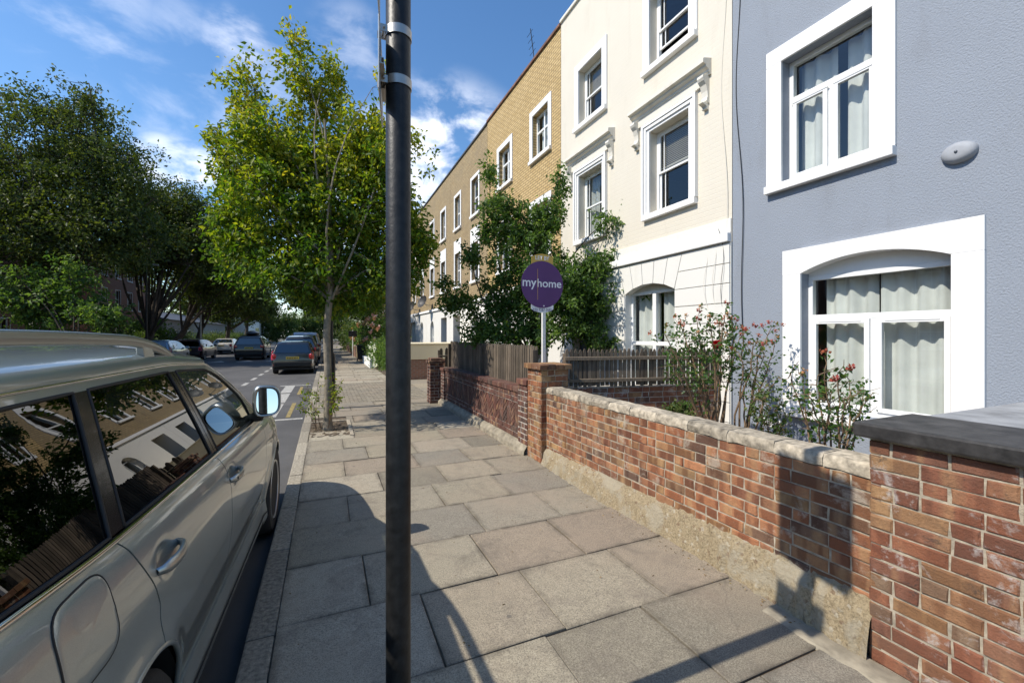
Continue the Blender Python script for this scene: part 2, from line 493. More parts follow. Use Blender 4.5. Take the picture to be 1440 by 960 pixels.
def wood(name, col):
    m, t, bs, out = newmat(name)
    v = coords(t, scale=(1, 1, 0.08))
    n = noise(t, v, 60.0, 5, 0.7, 0.3)
    n2 = noise(t, coords(t), 4.0, 4)
    c = ramp(t, n, [(0.3, tuple(x*0.45 for x in col)), (0.6, col), (0.8, tuple(x*1.5 for x in col))])
    c = mix(t, ramp(t, n2, [(0.4, 0.0), (0.7, 0.5)]), c, (0.07, 0.055, 0.035))
    c = mix(t, 1.0, c, ramp(t, attr(t), [(0, 0.6), (1, 1.25)]), 'MULTIPLY')
    t.links.new(c, bs.inputs['Base Color']); bs.inputs['Roughness'].default_value = 0.9
    bump(t, bs, n, 0.5, 0.006)
    return m

def paint_car(name, col, metal=0.75, rough=0.32):
    m, t, bs, out = newmat(name)
    v = coords(t)
    n = noise(t, v, 1400.0, 1)
    n2 = noise(t, v, 3.0, 5, 0.7)
    c = ramp(t, n, [(0.35, tuple(x*0.8 for x in col)), (0.65, tuple(min(1, x*1.2) for x in col))])
    c = mix(t, ramp(t, n2, [(0.5, 0.0), (0.8, 0.18)]), c, (0.25, 0.22, 0.18))
    t.links.new(c, bs.inputs['Base Color'])
    bs.inputs['Metallic'].default_value = metal; bs.inputs['Roughness'].default_value = rough
    bs.inputs['Coat Weight'].default_value = 1.0; bs.inputs['Coat Roughness'].default_value = 0.03
    return m

M = {}
M['pole'] = simple('black_pole_paint', (0.012, 0.012, 0.012), 0.46, spec=.35, var=0.7, nscale=26, bmp=0.25, bscale=60)
M['steel'] = simple('dull_steel', (0.42, 0.40, 0.37), 0.4, 0.85, bmp=0.1)
M['plate_back'] = simple('sign_back_grey', (0.33, 0.34, 0.34), 0.45, 0.5)
M['white_sign'] = simple('white_sign_sheet', (0.78, 0.78, 0.78), 0.4)
M['concrete'] = simple('rough_concrete', (0.26, 0.225, 0.165), 0.9, var=0.35, nscale=9, bmp=0.8, bscale=40)
M['coping'] = simple('weathered_coping', (0.36, 0.31, 0.235), 0.9, var=0.55, nscale=22, bmp=0.9, bscale=30, usevar=0.35)
M['granite'] = simple('granite_kerb', (0.30, 0.265, 0.205), 0.85, var=0.45, nscale=40, bmp=0.7, bscale=120, usevar=0.35)
M['paving'] = paving('concrete_flags')
M['asphalt'] = asphalt('asphalt')
M['mortar'] = simple('lime_mortar', (0.36, 0.31, 0.235), 0.95, var=0.35, nscale=20, bmp=0.8, bscale=120)
M['mortar_dark'] = simple('sooty_mortar', (0.40, 0.36, 0.31), 0.95, var=0.4, nscale=20, bmp=0.7, bscale=120)
M['brick_orange'] = realbrick('stock_brick_orange', [(0, (0.38, 0.15, 0.065)), (0.2, (0.46, 0.20, 0.09)), (0.4, (0.30, 0.13, 0.065)), (0.55, (0.39, 0.205, 0.09)), (0.7, (0.24, 0.095, 0.05)), (0.82, (0.40, 0.24, 0.10)), (0.93, (0.20, 0.11, 0.065)), (1, (0.10, 0.055, 0.04))], 0.55, (0.5, 0.44, 0.35), 0.8)
M['brick_dark'] = realbrick('sooty_brick', [(0, (0.10, 0.042, 0.032)), (0.4, (0.17, 0.065, 0.045)), (0.7, (0.075, 0.045, 0.038)), (1, (0.22, 0.11, 0.075))], 0.25, (0.3, 0.27, 0.24))
M['brick_worn'] = realbrick('worn_brick', [(0, (0.25, 0.088, 0.048)), (0.25, (0.33, 0.125, 0.06)), (0.45, (0.21, 0.085, 0.052)), (0.6, (0.34, 0.19, 0.085)), (0.75, (0.28, 0.11, 0.06)), (0.9, (0.30, 0.20, 0.12)), (1, (0.13, 0.065, 0.048))], 0.9, (0.48, 0.44, 0.41), 0.55, 0.7)
M['white_wall'] = stucco('white_painted_stucco', (0.74, 0.72, 0.67), 0.12, 40, 0.10)
M['cream_wall'] = stucco('cream_painted_brick', (0.69, 0.635, 0.53), 0.15, 40, 0.16, brick=True)
M['grey_wall'] = stucco('grey_blue_render', (0.27, 0.30, 0.35), 0.9, 60, 0.26)
M['trim'] = stucco('white_masonry_trim', (0.82, 0.81, 0.79), 0.10, 50, 0.06)
M['old_trim'] = stucco('old_cream_trim', (0.74, 0.70, 0.61), 0.2, 40, 0.35)
M['upvc'] = simple('white_window_frame', (0.82, 0.82, 0.80), 0.35, var=0.03)
M['seal'] = simple('black_rubber', (0.012, 0.012, 0.012), 0.6)
M['yellow_brick'] = brickmat('london_stock_yellow', (0.64, 0.46, 0.215), (0.52, 0.36, 0.15), (0.22, 0.15, 0.07), dirtamt=0.12, dirt=(0.36, 0.24, 0.12))
M['brown_brick'] = brickmat('london_stock_brown', (0.45, 0.33, 0.17), (0.35, 0.25, 0.125), (0.22, 0.17, 0.10), dirtamt=0.45, dirt=(0.22, 0.175, 0.115))
M['red_brick'] = brickmat('red_brick', (0.34, 0.12, 0.07), (0.26, 0.09, 0.055), (0.34, 0.28, 0.22), dirtamt=0.3)
M['garden_brick'] = brickmat('garden_brick', (0.30, 0.13, 0.08), (0.22, 0.10, 0.065), (0.28, 0.24, 0.19), dirtamt=0.5, dirt=(0.10, 0.07, 0.05), swz='xz0')
M['slate'] = simple('slate', (0.07, 0.07, 0.075), 0.6, var=0.3)
M['coping_red'] = simple('parapet_coping', (0.17, 0.085, 0.055), 0.85, var=0.4)
M['glass'] = glassmat('window_glass', (0.80, 0.83, 0.82), 0.06, 1.5, 0.06)
M['dark_glass'] = glassmat('dark_window_glass', (0.66, 0.69, 0.69), 0.04, 1.5, 0.08)
M['curtain'] = simple('curtain_cloth', (0.80, 0.80, 0.76), 0.9, var=0.1, nscale=3)
M['blind'] = simple('slatted_blind', (0.72, 0.66, 0.56), 0.7, var=0.05)
M['room'] = simple('dim_room', (0.10, 0.095, 0.09), 0.9)
M['door_paint'] = simple('dark_door_paint', (0.05, 0.06, 0.07), 0.35)
M['fence'] = wood('weathered_fence_wood', (0.16, 0.125, 0.09))
M['bark'] = simple('grey_bark', (0.22, 0.185, 0.135), 0.9, var=0.4, nscale=14, bmp=0.8, bscale=40)
M['dark_bark'] = simple('dark_bark', (0.07, 0.055, 0.042), 0.9, var=0.4, nscale=8, bmp=0.7, bscale=30)
M['soil'] = simple('soil', (0.10, 0.075, 0.05), 0.95, var=0.5, nscale=12, bmp=1.0, bscale=40)
M['gravel'] = simple('garden_gravel', (0.24, 0.21, 0.17), 0.95, var=0.5, nscale=40, bmp=1.0, bscale=70)
M['ground'] = simple('far_ground', (0.16, 0.15, 0.11), 0.95, var=0.3, nscale=0.3)
M['rose_stem'] = simple('rose_stem', (0.17, 0.11, 0.06), 0.8, var=0.3)
M['leaf_street'] = leafmat('hornbeam_leaf', [(0, (0.04, 0.09, 0.010)), (0.35, (0.10, 0.18, 0.014)), (0.62, (0.23, 0.27, 0.02)), (0.9, (0.37, 0.36, 0.03)), (0.985, (0.42, 0.38, 0.03)), (1, (0.42, 0.35, 0.035))], 0.45)
M['leaf_garden'] = leafmat('garden_leaf', [(0, (0.035, 0.08, 0.02)), (0.5, (0.085, 0.155, 0.035)), (1, (0.19, 0.26, 0.07))], 0.45)
M['leaf_dark'] = leafmat('plane_leaf', [(0, (0.032, 0.05, 0.013)), (0.5, (0.078, 0.105, 0.022)), (1, (0.19, 0.20, 0.04))], 0.36)
M['leaf_far'] = leafmat('far_leaf', [(0, (0.04, 0.08, 0.02)), (0.6, (0.08, 0.12, 0.03)), (1, (0.17, 0.18, 0.05))], 0.35)
M['leaf_rose'] = leafmat('rose_leaf', [(0, (0.03, 0.075, 0.02)), (0.7, (0.07, 0.14, 0.03)), (1, (0.22, 0.24, 0.05))], 0.35, 0.4)
M['rose_red'] = leafmat('rose_petal_red', [(0, (0.35, 0.005, 0.012)), (1, (0.65, 0.01, 0.03))], 0.3)
M['rose_orange'] = leafmat('rose_hip_orange', [(0, (0.33, 0.045, 0.04)), (0.6, (0.42, 0.14, 0.08)), (1, (0.50, 0.30, 0.13))], 0.2)
M['petal_pink'] = leafmat('petal_pink', [(0, (0.55, 0.25, 0.24)), (1, (0.75, 0.5, 0.42))], 0.3)
M['petal_white'] = leafmat('petal_white', [(0, (0.7, 0.7, 0.6)), (1, (0.8, 0.8, 0.75))], 0.3)
M['purple'] = simple('purple_board', (0.085, 0.018, 0.13), 0.4, var=0.08, nscale=3)
M['gold'] = simple('gold_line', (0.45, 0.27, 0.10), 0.5)
M['mustard'] = simple('mustard_board', (0.58, 0.36, 0.06), 0.45, var=0.08)
M['lettering'] = simple('white_lettering', (0.80, 0.78, 0.80), 0.5, var=0.02)
M['lettering_dark'] = simple('dark_lettering', (0.10, 0.06, 0.16), 0.5, var=0.02)
M['white_post'] = simple('white_painted_post', (0.72, 0.70, 0.66), 0.6, var=0.12, nscale=8)
M['road_white'] = simple('worn_white_marking', (0.36, 0.35, 0.32), 0.8, var=0.45, nscale=25, bmp=0.4, bscale=120)
M['road_yellow'] = simple('worn_yellow_marking', (0.26, 0.20, 0.075), 0.85, var=0.5, nscale=25)
M['felt'] = simple('grey_roof_felt', (0.27, 0.275, 0.28), 0.85, var=0.3, nscale=5, bmp=0.5)
M['cap_black'] = simple('black_painted_cap', (0.030, 0.028, 0.027), 0.55, var=0.8, nscale=10, bmp=0.5, bscale=25)
M['cream_render'] = stucco('cream_render', (0.66, 0.58, 0.40), 0.2, 40, 0.2)
M['grey_pale'] = stucco('pale_grey_render', (0.26, 0.26, 0.27), 0.2, 40, 0.2)
# =================================================================== ground, road, pavement
def sheet(name, x0, x1, y0, y1, z, mat, kind='structure'):
    b = MB(); b.add([(x0, y0, z), (x1, y0, z), (x1, y1, z), (x0, y1, z)], [(0, 1, 2, 3)])
    return tag(b.build(name, mat, fix=False), kind=kind)
sheet('ground', -600, 600, -200, 900, -0.25, M['ground'])
sheet('road', -9.85, -0.405, -25, 150, -0.10, M['asphalt'])
bed = MB(); bed.box(-0.27, 2.7, -25, 140, -0.2, -0.016)
tag(bed.build('pavement_bed', M['soil']), kind='structure')

def kerb_run(name, x0, x1, ya, yb, flush=()):
    b = MB(); y = ya
    while y < yb:
        L = random.uniform(0.75, 1.05)
        j = lambda k: random.uniform(-k, k)
        zt = 0.0 + j(0.004)
        for a, c in flush:
            if a < y < c: zt = -0.07
        b.cbox(x0+j(.004), x1+j(.003), y+0.004, min(y+L, yb)-0.004, -0.18, zt, 0.014, random.random())
        y += L
    return tag(b.build(name, M['granite']), kind='structure')
kerb_run('kerb', -0.405, -0.262, -6, 110)
kerb_run('far_kerb', -10.0, -9.85, -6, 110)

pv = MB(); EDGE = []
def slab(x0, x1, y0, y1, var=None, jit=0.0035, c=0.004):
    g = random.uniform(.0015, .0065)
    z = [random.uniform(-jit, jit) for _ in range(2)]
    x0 += g; x1 -= g; y0 += g; y1 -= g
    zt = random.uniform(-jit, jit)
    sx = random.uniform(-jit, jit); sy = random.uniform(-jit, jit)
    vs = [(x0, y0, -.03), (x1, y0, -.03), (x1, y1, -.03), (x0, y1, -.03),
          (x0, y0, zt-sx-sy-c), (x1, y0, zt+sx-sy-c), (x1, y1, zt+sx+sy-c), (x0, y1, zt-sx+sy-c),
          (x0+c, y0+c, zt-sx-sy), (x1-c, y0+c, zt+sx-sy), (x1-c, y1-c, zt+sx+sy), (x0+c, y1-c, zt-sx+sy)]
    rot = random.uniform(-.004, .004); cx = (x0+x1)/2; cy = (y0+y1)/2
    vs = [(cx+(x-cx)-(y-cy)*rot, cy+(y-cy)+(x-cx)*rot, z_) for x, y, z_ in vs]
    k_ = min(.055, (x1-x0)*.3, (y1-y0)*.3)
    a_, b__ = x0+k_, x1-k_
    rx = lambda x, y: (cx+(x-cx)-(y-cy)*rot, cy+(y-cy)+(x-cx)*rot)
    vs += [(*rx(x0+k_, y0+k_), zt-sx*.9-sy*.9), (*rx(x1-k_, y0+k_), zt+sx*.9-sy*.9), (*rx(x1-k_, y1-k_), zt+sx*.9+sy*.9), (*rx(x0+k_, y1-k_), zt-sx*.9+sy*.9)]
    EDGE.extend([1.0]*12+[0.0]*4)
    fs = [(12, 13, 14, 15)] + [(8+i, 8+(i+1) % 4, 12+(i+1) % 4, 12+i) for i in range(4)] + [(4+i, 4+(i+1) % 4, 8+(i+1) % 4, 8+i) for i in range(4)] + [(i, (i+1) % 4, 4+(i+1) % 4, 4+i) for i in range(4)]
    pv.add(vs, fs, random.random() if var is None else var)
def row(y0, y1, xs, pale=None):
    for a, b_ in zip(xs[:-1], xs[1:]):
        if b_ > -.27 and a < 0.36 and y1 > 7.58 and y0 < 8.85:      # the tree pit
            if b_ <= 0.37: continue
            a = max(a, 0.36)
        slab(a, b_, y0, y1, pale if pale is not None else None)
XA = [-.262, .52, 1.22, 1.95, 2.60]; XB = [-.262, .20, 1.06, 1.80, 2.60]
y = 2.08-0.655*9; k = 0
while y < 11.1:
    xs = [v + (random.uniform(-.05, .05) if 0 < i < 4 else 0) for i, v in enumerate(XA if k % 2 else XB)]
    y1 = min(y+0.655, 11.1)
    if abs(y-(2.08+0.655*8)) < .1:                                  # pale flag before the pit
        slab(-.262, .42, y, y1, 1.0); row(y, y1, [.42, 1.1, 1.85, 2.6])
    else: row(y, y1, xs)
    y = y1; k += 1
# block paved crossover, laid in courses
y = 11.1
kk = 0
while y < 15.6:
    x = -.262 - (0.1 if kk % 2 else 0)
    while x < 2.6:
        slab(max(x, -.262), min(x+.2, 2.6), y, y+.1, random.uniform(0.05, .62), 0.0015, 0.002)
        x += .2
    y += .1; kk += 1
while y < 75:
    xs = [v + (random.uniform(-.05, .05) if 0 < i < 4 else 0) for i, v in enumerate(XA if k % 2 else XB)]
    row(y, y+0.66, [min(v, 2.2) if y > 20.5 else v for v in xs] if y > 20.5 else xs, random.choice([None, None, 1.0]) if y < 22 else None)
    y += .66; k += 1
# concrete drive apron between the walls
yy = 10.62
while yy < 15.9:
    for a, b_ in ((2.6, 3.6), (3.6, 4.45), (4.45, 5.3)):
        slab(a, b_, yy, min(yy+1.32, 15.95), random.uniform(.15, .6))
    yy += 1.32
pvo = tag(pv.build('pavement', M['paving'], fix=False), kind='structure')
ea = pvo.data.attributes.new('edge', 'FLOAT', 'POINT'); ea.data.foreach_set('value', np.array(EDGE, dtype=np.float32))
b = MB(); b.box(2.6, 5.28, -1.5, 4.9, -.2, .10); tag(b.build('front_garden_gravel', M['gravel']), kind='structure')
b = MB(); b.box(2.6, 5.28, 4.95, 10.35, -.2, .06); tag(b.build('neighbour_garden_soil', M['soil']), kind='structure')
b = MB(); b.box(2.6, 5.28, 10.5, 16.2, -.2, -.02); tag(b.build('driveway_bed', M['soil']), kind='structure')
b = MB(); b.box(2.2, 5.28, 16.3, 120, -.2, .03); tag(b.build('far_garden_soil', M['soil']), kind='structure')
b = MB(); b.box(-13.2, -10.0, -20, 150, -.2, .0); tag(b.build('opposite_pavement', M['paving']), kind='structure')
b = MB(); b.box(-17.0, -13.2, -20, 150, -.2, .02); tag(b.build('opposite_garden_soil', M['soil']), kind='structure')
# soil in the tree pit, with a rough surface
b = MB()
P = [[(-.26+.62*i/14, 7.58+1.27*j/24, -.02+random.uniform(0, .035)) for i in range(15)] for j in range(25)]
b.grid(P); tag(b.build('tree_pit_soil', M['soil'], fix=False), kind='structure')
b = MB(); b.cbox(.355, .42, 7.5, 8.9, -.1, .012, .008); b.cbox(-.262, .36, 8.86, 8.93, -.1, .010, .008); tag(b.build('tree_pit_edging', M['coping']), kind='structure')

# painted markings
mk = MB()
def mark(b, x0, x1, y0, y1, z=-.096): b.add([(x0, y0, z), (x1, y0, z), (x1, y1, z), (x0, y1, z)], [(0, 1, 2, 3)])
for i, yy in enumerate((10.35, 12.45, 14.55)):
    mark(mk, -1.28, -.99, yy, yy+1.9)
mark(mk, -1.45, -.50, 16.45, 16.62); mark(mk, -1.1, -.46, 9.9, 10.05)
for i in range(14): mark(mk, -2.72, -2.58, 17.2+i*2.0, 18.2+i*2.0)
for i in range(8): mark(mk, -8.0, -7.88, 8+i*4.0, 10+i*4.0)
tag(mk.build('bay_marking', M['road_white'], fix=False), kind='structure')
mk = MB(); mark(mk, -.80, -.71, 10.2, 12.3); mark(mk, -.80, -.71, 14.0, 16.0); tag(mk.build('yellow_line', M['road_yellow'], fix=False), kind='structure')
mk = MB()
for x in (-8.6, -7.0, -5.4, -3.8):
    mk.add([(x, 32.5, -.096), (x+1.0, 32.5, -.096), (x+.5, 34.2, -.096)], [(0, 1, 2)])
for i in range(9): mark(mk, -9.4+i*1.05, -8.9+i*1.05, 55, 58)
tag(mk.build('hump_marking', M['road_white'], fix=False), kind='structure')

# =================================================================== brick work as geometry
def brick_run(mb, s0, s1, z0, courses, place, hbr=0.0665, joint=0.0085, L=0.215, seed=0, header_every=3, stagger=True, rough=.004, top=None, varr=None):
    """place(s, n, z) -> world point.  n is outwards."""
    rr = random.Random(seed)
    for c in range(courses):
        z = z0 + c*(hbr+joint)
        s = s0; i = 0
        if c % 2: first = 0.1025
        else: first = L
        while s < s1-0.02:
            ln = first if i == 0 else (0.1025 if (header_every and (i+c) % header_every == 1) else L)
            e = min(s+ln, s1)
            if s1-e < 0.04: e = s1
            v = rr.random() if varr is None else rr.choice(varr)
            d = rr.uniform(-rough, rough*.6)
            q = lambda k: rr.uniform(-k, k)
            a0, a1 = s+joint/2, e-joint/2
            b0, b1 = z, z+hbr
            pr = 0.006
            vs = []
            for (nn, ins) in ((-.05, 0), (d-pr, 0), (d, pr)):
                for (ss, zz) in ((a0+ins, b0+ins), (a1-ins, b0+ins), (a1-ins, b1-ins), (a0+ins, b1-ins)):
                    vs.append(place(ss+q(.0028), nn+(q(.0025) if nn > -.04 else 0), zz+q(.0026)))
            mb.add(vs, [(8, 9, 10, 11)]+[(4*r+i_, 4*r+(i_+1) % 4, 4*r+4+(i_+1) % 4, 4*r+4+i_) for r in range(2) for i_ in range(4)], v)
            s = e; i += 1
def rect_pier(mb, mor, x0, x1, y0, y1, z0, courses, seed, varr=None, sides='wsn'):
    """free-standing square of bricks: faces W(-x), S(-y), N(+y), E(+x)"""
    top = z0+courses*.075
    mor.box(x0+.007, x1-.007, y0+.007, y1-.007, z0-.05, top)
    brick_run(mb, y0, y1, z0, courses, lambda s, n, z: (x0-n, s, z), seed=seed, varr=varr)
    brick_run(mb, x0, x1, z0, courses, lambda s, n, z: (s, y0-n, z), seed=seed+1, varr=varr)
    brick_run(mb, x0, x1, z0, courses, lambda s, n, z: (s, y1+n, z), seed=seed+2, varr=varr)
    brick_run(mb, y0, y1, z0, courses, lambda s, n, z: (x1+n, s, z), seed=seed+3, varr=varr)

def irregular_slabs(mb, pts_fn, s0, s1, L, z0, h, n0, n1, seed=1, jit=.006):
    rr = random.Random(seed); s = s0
    while s < s1-.05:
        e = min(s+rr.uniform(L*.7, L*1.2), s1)
        if s1-e < .15: e = s1
        m = max(3, int((e-s)/.07)); rows = []
        for i in range(m+1):
            ss = s+.002+(e-s-.004)*i/m
            g = lambda k: rr.uniform(-k, k)
            ring = [(n0+g(jit), z0+g(jit*1.1)), (n0-.004+g(jit*.7), z0+h*.6+g(jit)), (n0+.012+g(jit), z0+h+g(jit*.7)), ((n0+n1)/2, z0+h+.004+g(jit*.6)),
                    (n1-.012, z0+h+g(jit*.7)), (n1, z0+h*.5), (n1, z0)]
            rows.append([pts_fn(ss, a, zz) for a, zz in ring])
        v = rr.random(); mb.grid(rows, v)
        mb.add(rows[0], [tuple(range(len(rows[0])))], v); mb.add(rows[-1], [tuple(range(len(rows[0])))], v)
        s = e

# near garden wall in orange stocks
t = empty('garden_wall', (2.7, 3.1, 0), 'long low orange brick garden wall with a weathered stone coping beside the pavement', 'brick wall')
mb = MB(); mor = MB()
mor.box(2.607, 2.80, 1.28, 4.88, 0, .90)
brick_run(mb, 1.285, 4.868, .155, 10, lambda s, n, z: (2.60-n, s, z), seed=3)
brick_run(mb, 1.285, 4.868, .155, 10, lambda s, n, z: (2.807+n, s, z), seed=5)
mb.build('brickwork', M['brick_orange'], t); mor.build('mortar', M['mortar'], t)
cp = MB(); irregular_slabs(cp, lambda s, n, z: (2.70+n, s, z), 1.28, 4.87, .30, .903, .072, -.102, .115, 4, .006)
cp.build('coping', M['coping'], t, smooth=True)
ft = MB(); rows = []
ny = 90
for i in range(ny+1):
    yy = 1.262+(4.95-1.262)*i/ny; f = i/ny
    top = .285-.10*f; rr = random.Random(i)
    g = lambda k: rr.uniform(-k, k)
    w_ = .055+.02*math.sin(yy*2.1)+g(.008)
    rows.append([(2.60-w_-.045+g(.012), yy, -.03), (2.60-w_-.02+g(.010), yy, top*.35+g(.008)), (2.60-w_+g(.010), yy, top*.7+g(.008)), (2.585+g(.012), yy, top-.015+g(.015)), (2.61, yy, top+.01+g(.01))])
ft.grid(rows); ft.build('footing', rubble('rubble_footing'), t, fix=False)
ks = MB(); irregular_slabs(ks, lambda s, n, z: (2.47+n, s, z), .3, 1.75, .8, -.03, .034, -.09, .07, 9, .011)
ks.build('footing_kerb', M['concrete'], t, smooth=True)

# near pier on the right with a black cap and the store behind it
t = empty('brick_pier', (2.9, .85, 0), 'wide worn brick gate pier with a thick black painted cap', 'brick pier')
mb = MB(); mor = MB()
rect_pier(mb, mor, 2.545, 3.0, .22, 1.275, -.0, 15, 21)
mb.build('brickwork', M['brick_worn'], t); mor.build('mortar', M['mortar'], t)
cp = MB(); cp.cbox(2.50, 3.06, .17, 1.325, 1.13, 1.205, .012); cp.build('cap', M['cap_black'], t)
t = empty('bin_store', (3.6, .8, 0), 'low store with a flat grey felt roof behind the black capped pier', 'bin store')
b = MB(); b.box(3.05, 4.25, .15, .25, .1, 1.12); b.box(3.05, 4.25, 1.10, 1.20, .1, 1.12); b.box(4.15, 4.25, .25, 1.10, .1, 1.12); b.build('brickwork', M['garden_brick'], t)
b = MB(); b.cbox(3.063, 4.33, .08, 1.27, 1.15, 1.20, .01); b.build('roof', M['felt'], t)

# far pier of the orange wall
t = empty('brick_pier', (2.72, 5.08, 0), 'square orange brick pier with a projecting flat brick cap next to the purple board', 'brick pier')
mb = MB(); mor = MB()
rect_pier(mb, mor, 2.525, 2.93, 4.875, 5.28, .0, 16, 31, varr=[.1, .2, .3, .45, .6, .7, .8, .9])
mb.build('brickwork', M['brick_orange'], t); mor.build('mortar', M['mortar'], t)
cp = MB()
for i in range(4):
    for j_ in range(2):
        cp.cbox(2.485+.1215*i+.003, 2.485+.1215*(i+1)-.003, 4.835+.243*j_+.003, 4.835+.243*(j_+1)-.003, 1.203, 1.268+random.uniform(-.003, .004), .007, random.choice([.75, .8, .92]))
cp.build('cap', M['brick_orange'], t)

# dark wall with chevron panels
t = empty('herringbone_wall', (2.7, 7.7, 0), 'sooty dark brick wall with zigzag herringbone panels below the dark picket fence', 'brick wall')
mb = MB(); mor = MB()
mor.box(2.575, 2.80, 5.30, 10.15, -.05, .80)
sq = lambda s, n, z: (2.565-n, s, z)
piersY = (5.30, 7.52, 9.86)
brick_run(mb, 5.30, 5.62, .12, 11, lambda s, n, z: (2.53-n, s, z), seed=41)
brick_run(mb, 9.84, 10.15, .12, 9, lambda s, n, z: (2.53-n, s, z), seed=42)
mor.box(2.535, 2.60, 5.31, 5.61, -.05, .93); mor.box(2.535, 2.60, 9.85, 10.14, -.05, .78)
brick_run(mb, 5.64, 9.83, .14, 2, sq, seed=43)
brick_run(mb, 5.64, 9.83, .665, 2, sq, seed=44)
def clipz(poly, lo, hi):
    for lim, sgn in ((lo, 1), (hi, -1)):
        o = []
        for i in range(len(poly)):
            a, c = poly[i], poly[(i+1) % len(poly)]
            ina = (a[1]-lim)*sgn >= 0; inc = (c[1]-lim)*sgn >= 0
            if ina: o.append(a)
            if ina != inc:
                f = (lim-a[1])/(c[1]-a[1]); o.append((a[0]+(c[0]-a[0])*f, lim))
        poly = o
        if len(poly) < 3: return None
    return poly
pan = MB()
for c in range(28):
    ya = 5.65+.149*c; yb = ya+.142; up = 1 if c % 2 == 0 else -1
    z = .0
    while z < .95:
        d = .142*up
        poly = clipz([(ya, z), (yb, z+d), (yb, z+d+.076), (ya, z+.076)], .295, .655)
        if poly:
            mb.prism(poly, 'x', 2.562+random.uniform(-.003, .003), 2.60, random.choice([.1, .4, .5, .7, .9]))
        z += .093
mb.build('brickwork', M['brick_dark'], t); mor.build('mortar', M['mortar_dark'], t)
cp = MB()
yy = 5.63
while yy < 9.8:
    cp.cbox(2.545, 2.82, yy+.004, yy+.211, .82-.006, .892+random.uniform(-.003, .003), .012, random.random()); yy += .215
cp.cbox(2.51, 2.83, 5.29, 5.63, .95, 1.03, .012, .4); cp.cbox(2.51, 2.83, 9.83, 10.16, .80, .87, .012, .4)
cp.build('coping', M['brick_dark'], t)
ft = MB(); rows = []
for i in range(81):
    yy = 5.29+4.86*i/80; rr = random.Random(i+500); g = lambda k: rr.uniform(-k, k)
    rows.append([(2.46+g(.01), yy, -.03), (2.475+g(.008), yy, .06+g(.01)), (2.53+g(.01), yy, .12+g(.008)), (2.575, yy, .135)])
ft.grid(rows); ft.build('footing', M['concrete'], t, fix=False)

# driveway pier
t = empty('brick_pier', (2.45, 10.38, 0), 'sooty dark brick gate pier at the driveway end of the herringbone wall', 'brick pier')
mb = MB(); mor = MB()
rect_pier(mb, mor, 2.29, 2.63, 10.22, 10.56, .0, 13, 51)
mb.build('brickwork', M['brick_dark'], t); mor.build('mortar', M['mortar_dark'], t)
cp = MB(); cp.cbox(2.26, 2.66, 10.19, 10.59, .977, 1.03, .01, .8); cp.cbox(2.31, 2.61, 10.24, 10.54, 1.03, 1.09, .015, .9); cp.build('cap', M['brick_dark'], t)

# fences
def picket_fence(p0, p1, z0, z1, n, wd, label, rails, side, th=.02, seed=1, name='picket_fence'):
    p0 = Vector(p0); p1 = Vector(p1); d = (p1-p0); L = d.length; d.normalize(); nrm = Vector((d.y, -d.x))*side
    t = empty(name, ((p0.x+p1.x)/2, (p0.y+p1.y)/2, z0), label, 'picket fence')
    rr = random.Random(seed); b = MB()
    for i in range(n):
        s = L*(i+.5)/n + rr.uniform(-.004, .004); w_ = wd/2*rr.uniform(.9, 1.08); lean = rr.uniform(-.006, .006)
        h = z1+rr.uniform(-.012, .008); zb = z0+rr.uniform(-.01, .01)
        out = [(-w_, zb), (w_, zb), (w_+lean, h-.05), (w_*.45+lean, h-.012), (lean, h), (-w_*.45+lean, h-.012), (-w_+lean, h-.05)]
        vs = []
        for k in (0, th):
            for (a, z) in out:
                q = p0+d*(s+a)-nrm*(k); vs.append((q.x, q.y, z))
        m = len(out)
        b.add(vs, [tuple(range(m)), tuple(reversed(range(m, 2*m)))]+[(i_, (i_+1) % m, m+(i_+1) % m, m+i_) for i_ in range(m)], rr.random())
    b.build('pickets', M['fence'], t)
    for z in rails:
        b = MB(); vs = []
        for s in (0, L):
            for k, zz in ((.002, z-.022), (.03, z-.022), (.03, z+.018), (.002, z+.024)):
                q = p0+d*s+nrm*k; vs.append((q.x, q.y, zz))
        b.add(vs, [(0, 1, 2, 3), (7, 6, 5, 4), (0, 4, 5, 1), (1, 5, 6, 2), (2, 6, 7, 3), (3, 7, 4, 0)], .8)
        b.build('rail', M['fence'], t)
    for s in (.03, L/2, L-.03):
        b = MB(); q = p0+d*s-nrm*.055; b.cbox(q.x-.03, q.x+.03, q.y-.03, q.y+.03, z0-.0, z1-.06, .006, .5); b.build('post', M['fence'], t)
picket_fence((2.78, 5.45), (2.78, 10.1), .86, 1.50, 56, .068, 'dark brown close-set picket fence standing on the herringbone brick wall', (1.0, 1.34), 1, seed=4)
picket_fence((2.96, 5.02), (5.24, 4.50), .945, 1.46, 36, .046, 'weathered grey picket fence running back from the orange pier to the cream house', (1.03, 1.33), 1, seed=5)
picket_fence((2.66, 10.9), (3.25, 10.9), .62, 1.32, 4, .075, 'short piece of brown picket fence beyond the driveway pier', (.80, 1.10), 1, seed=6)
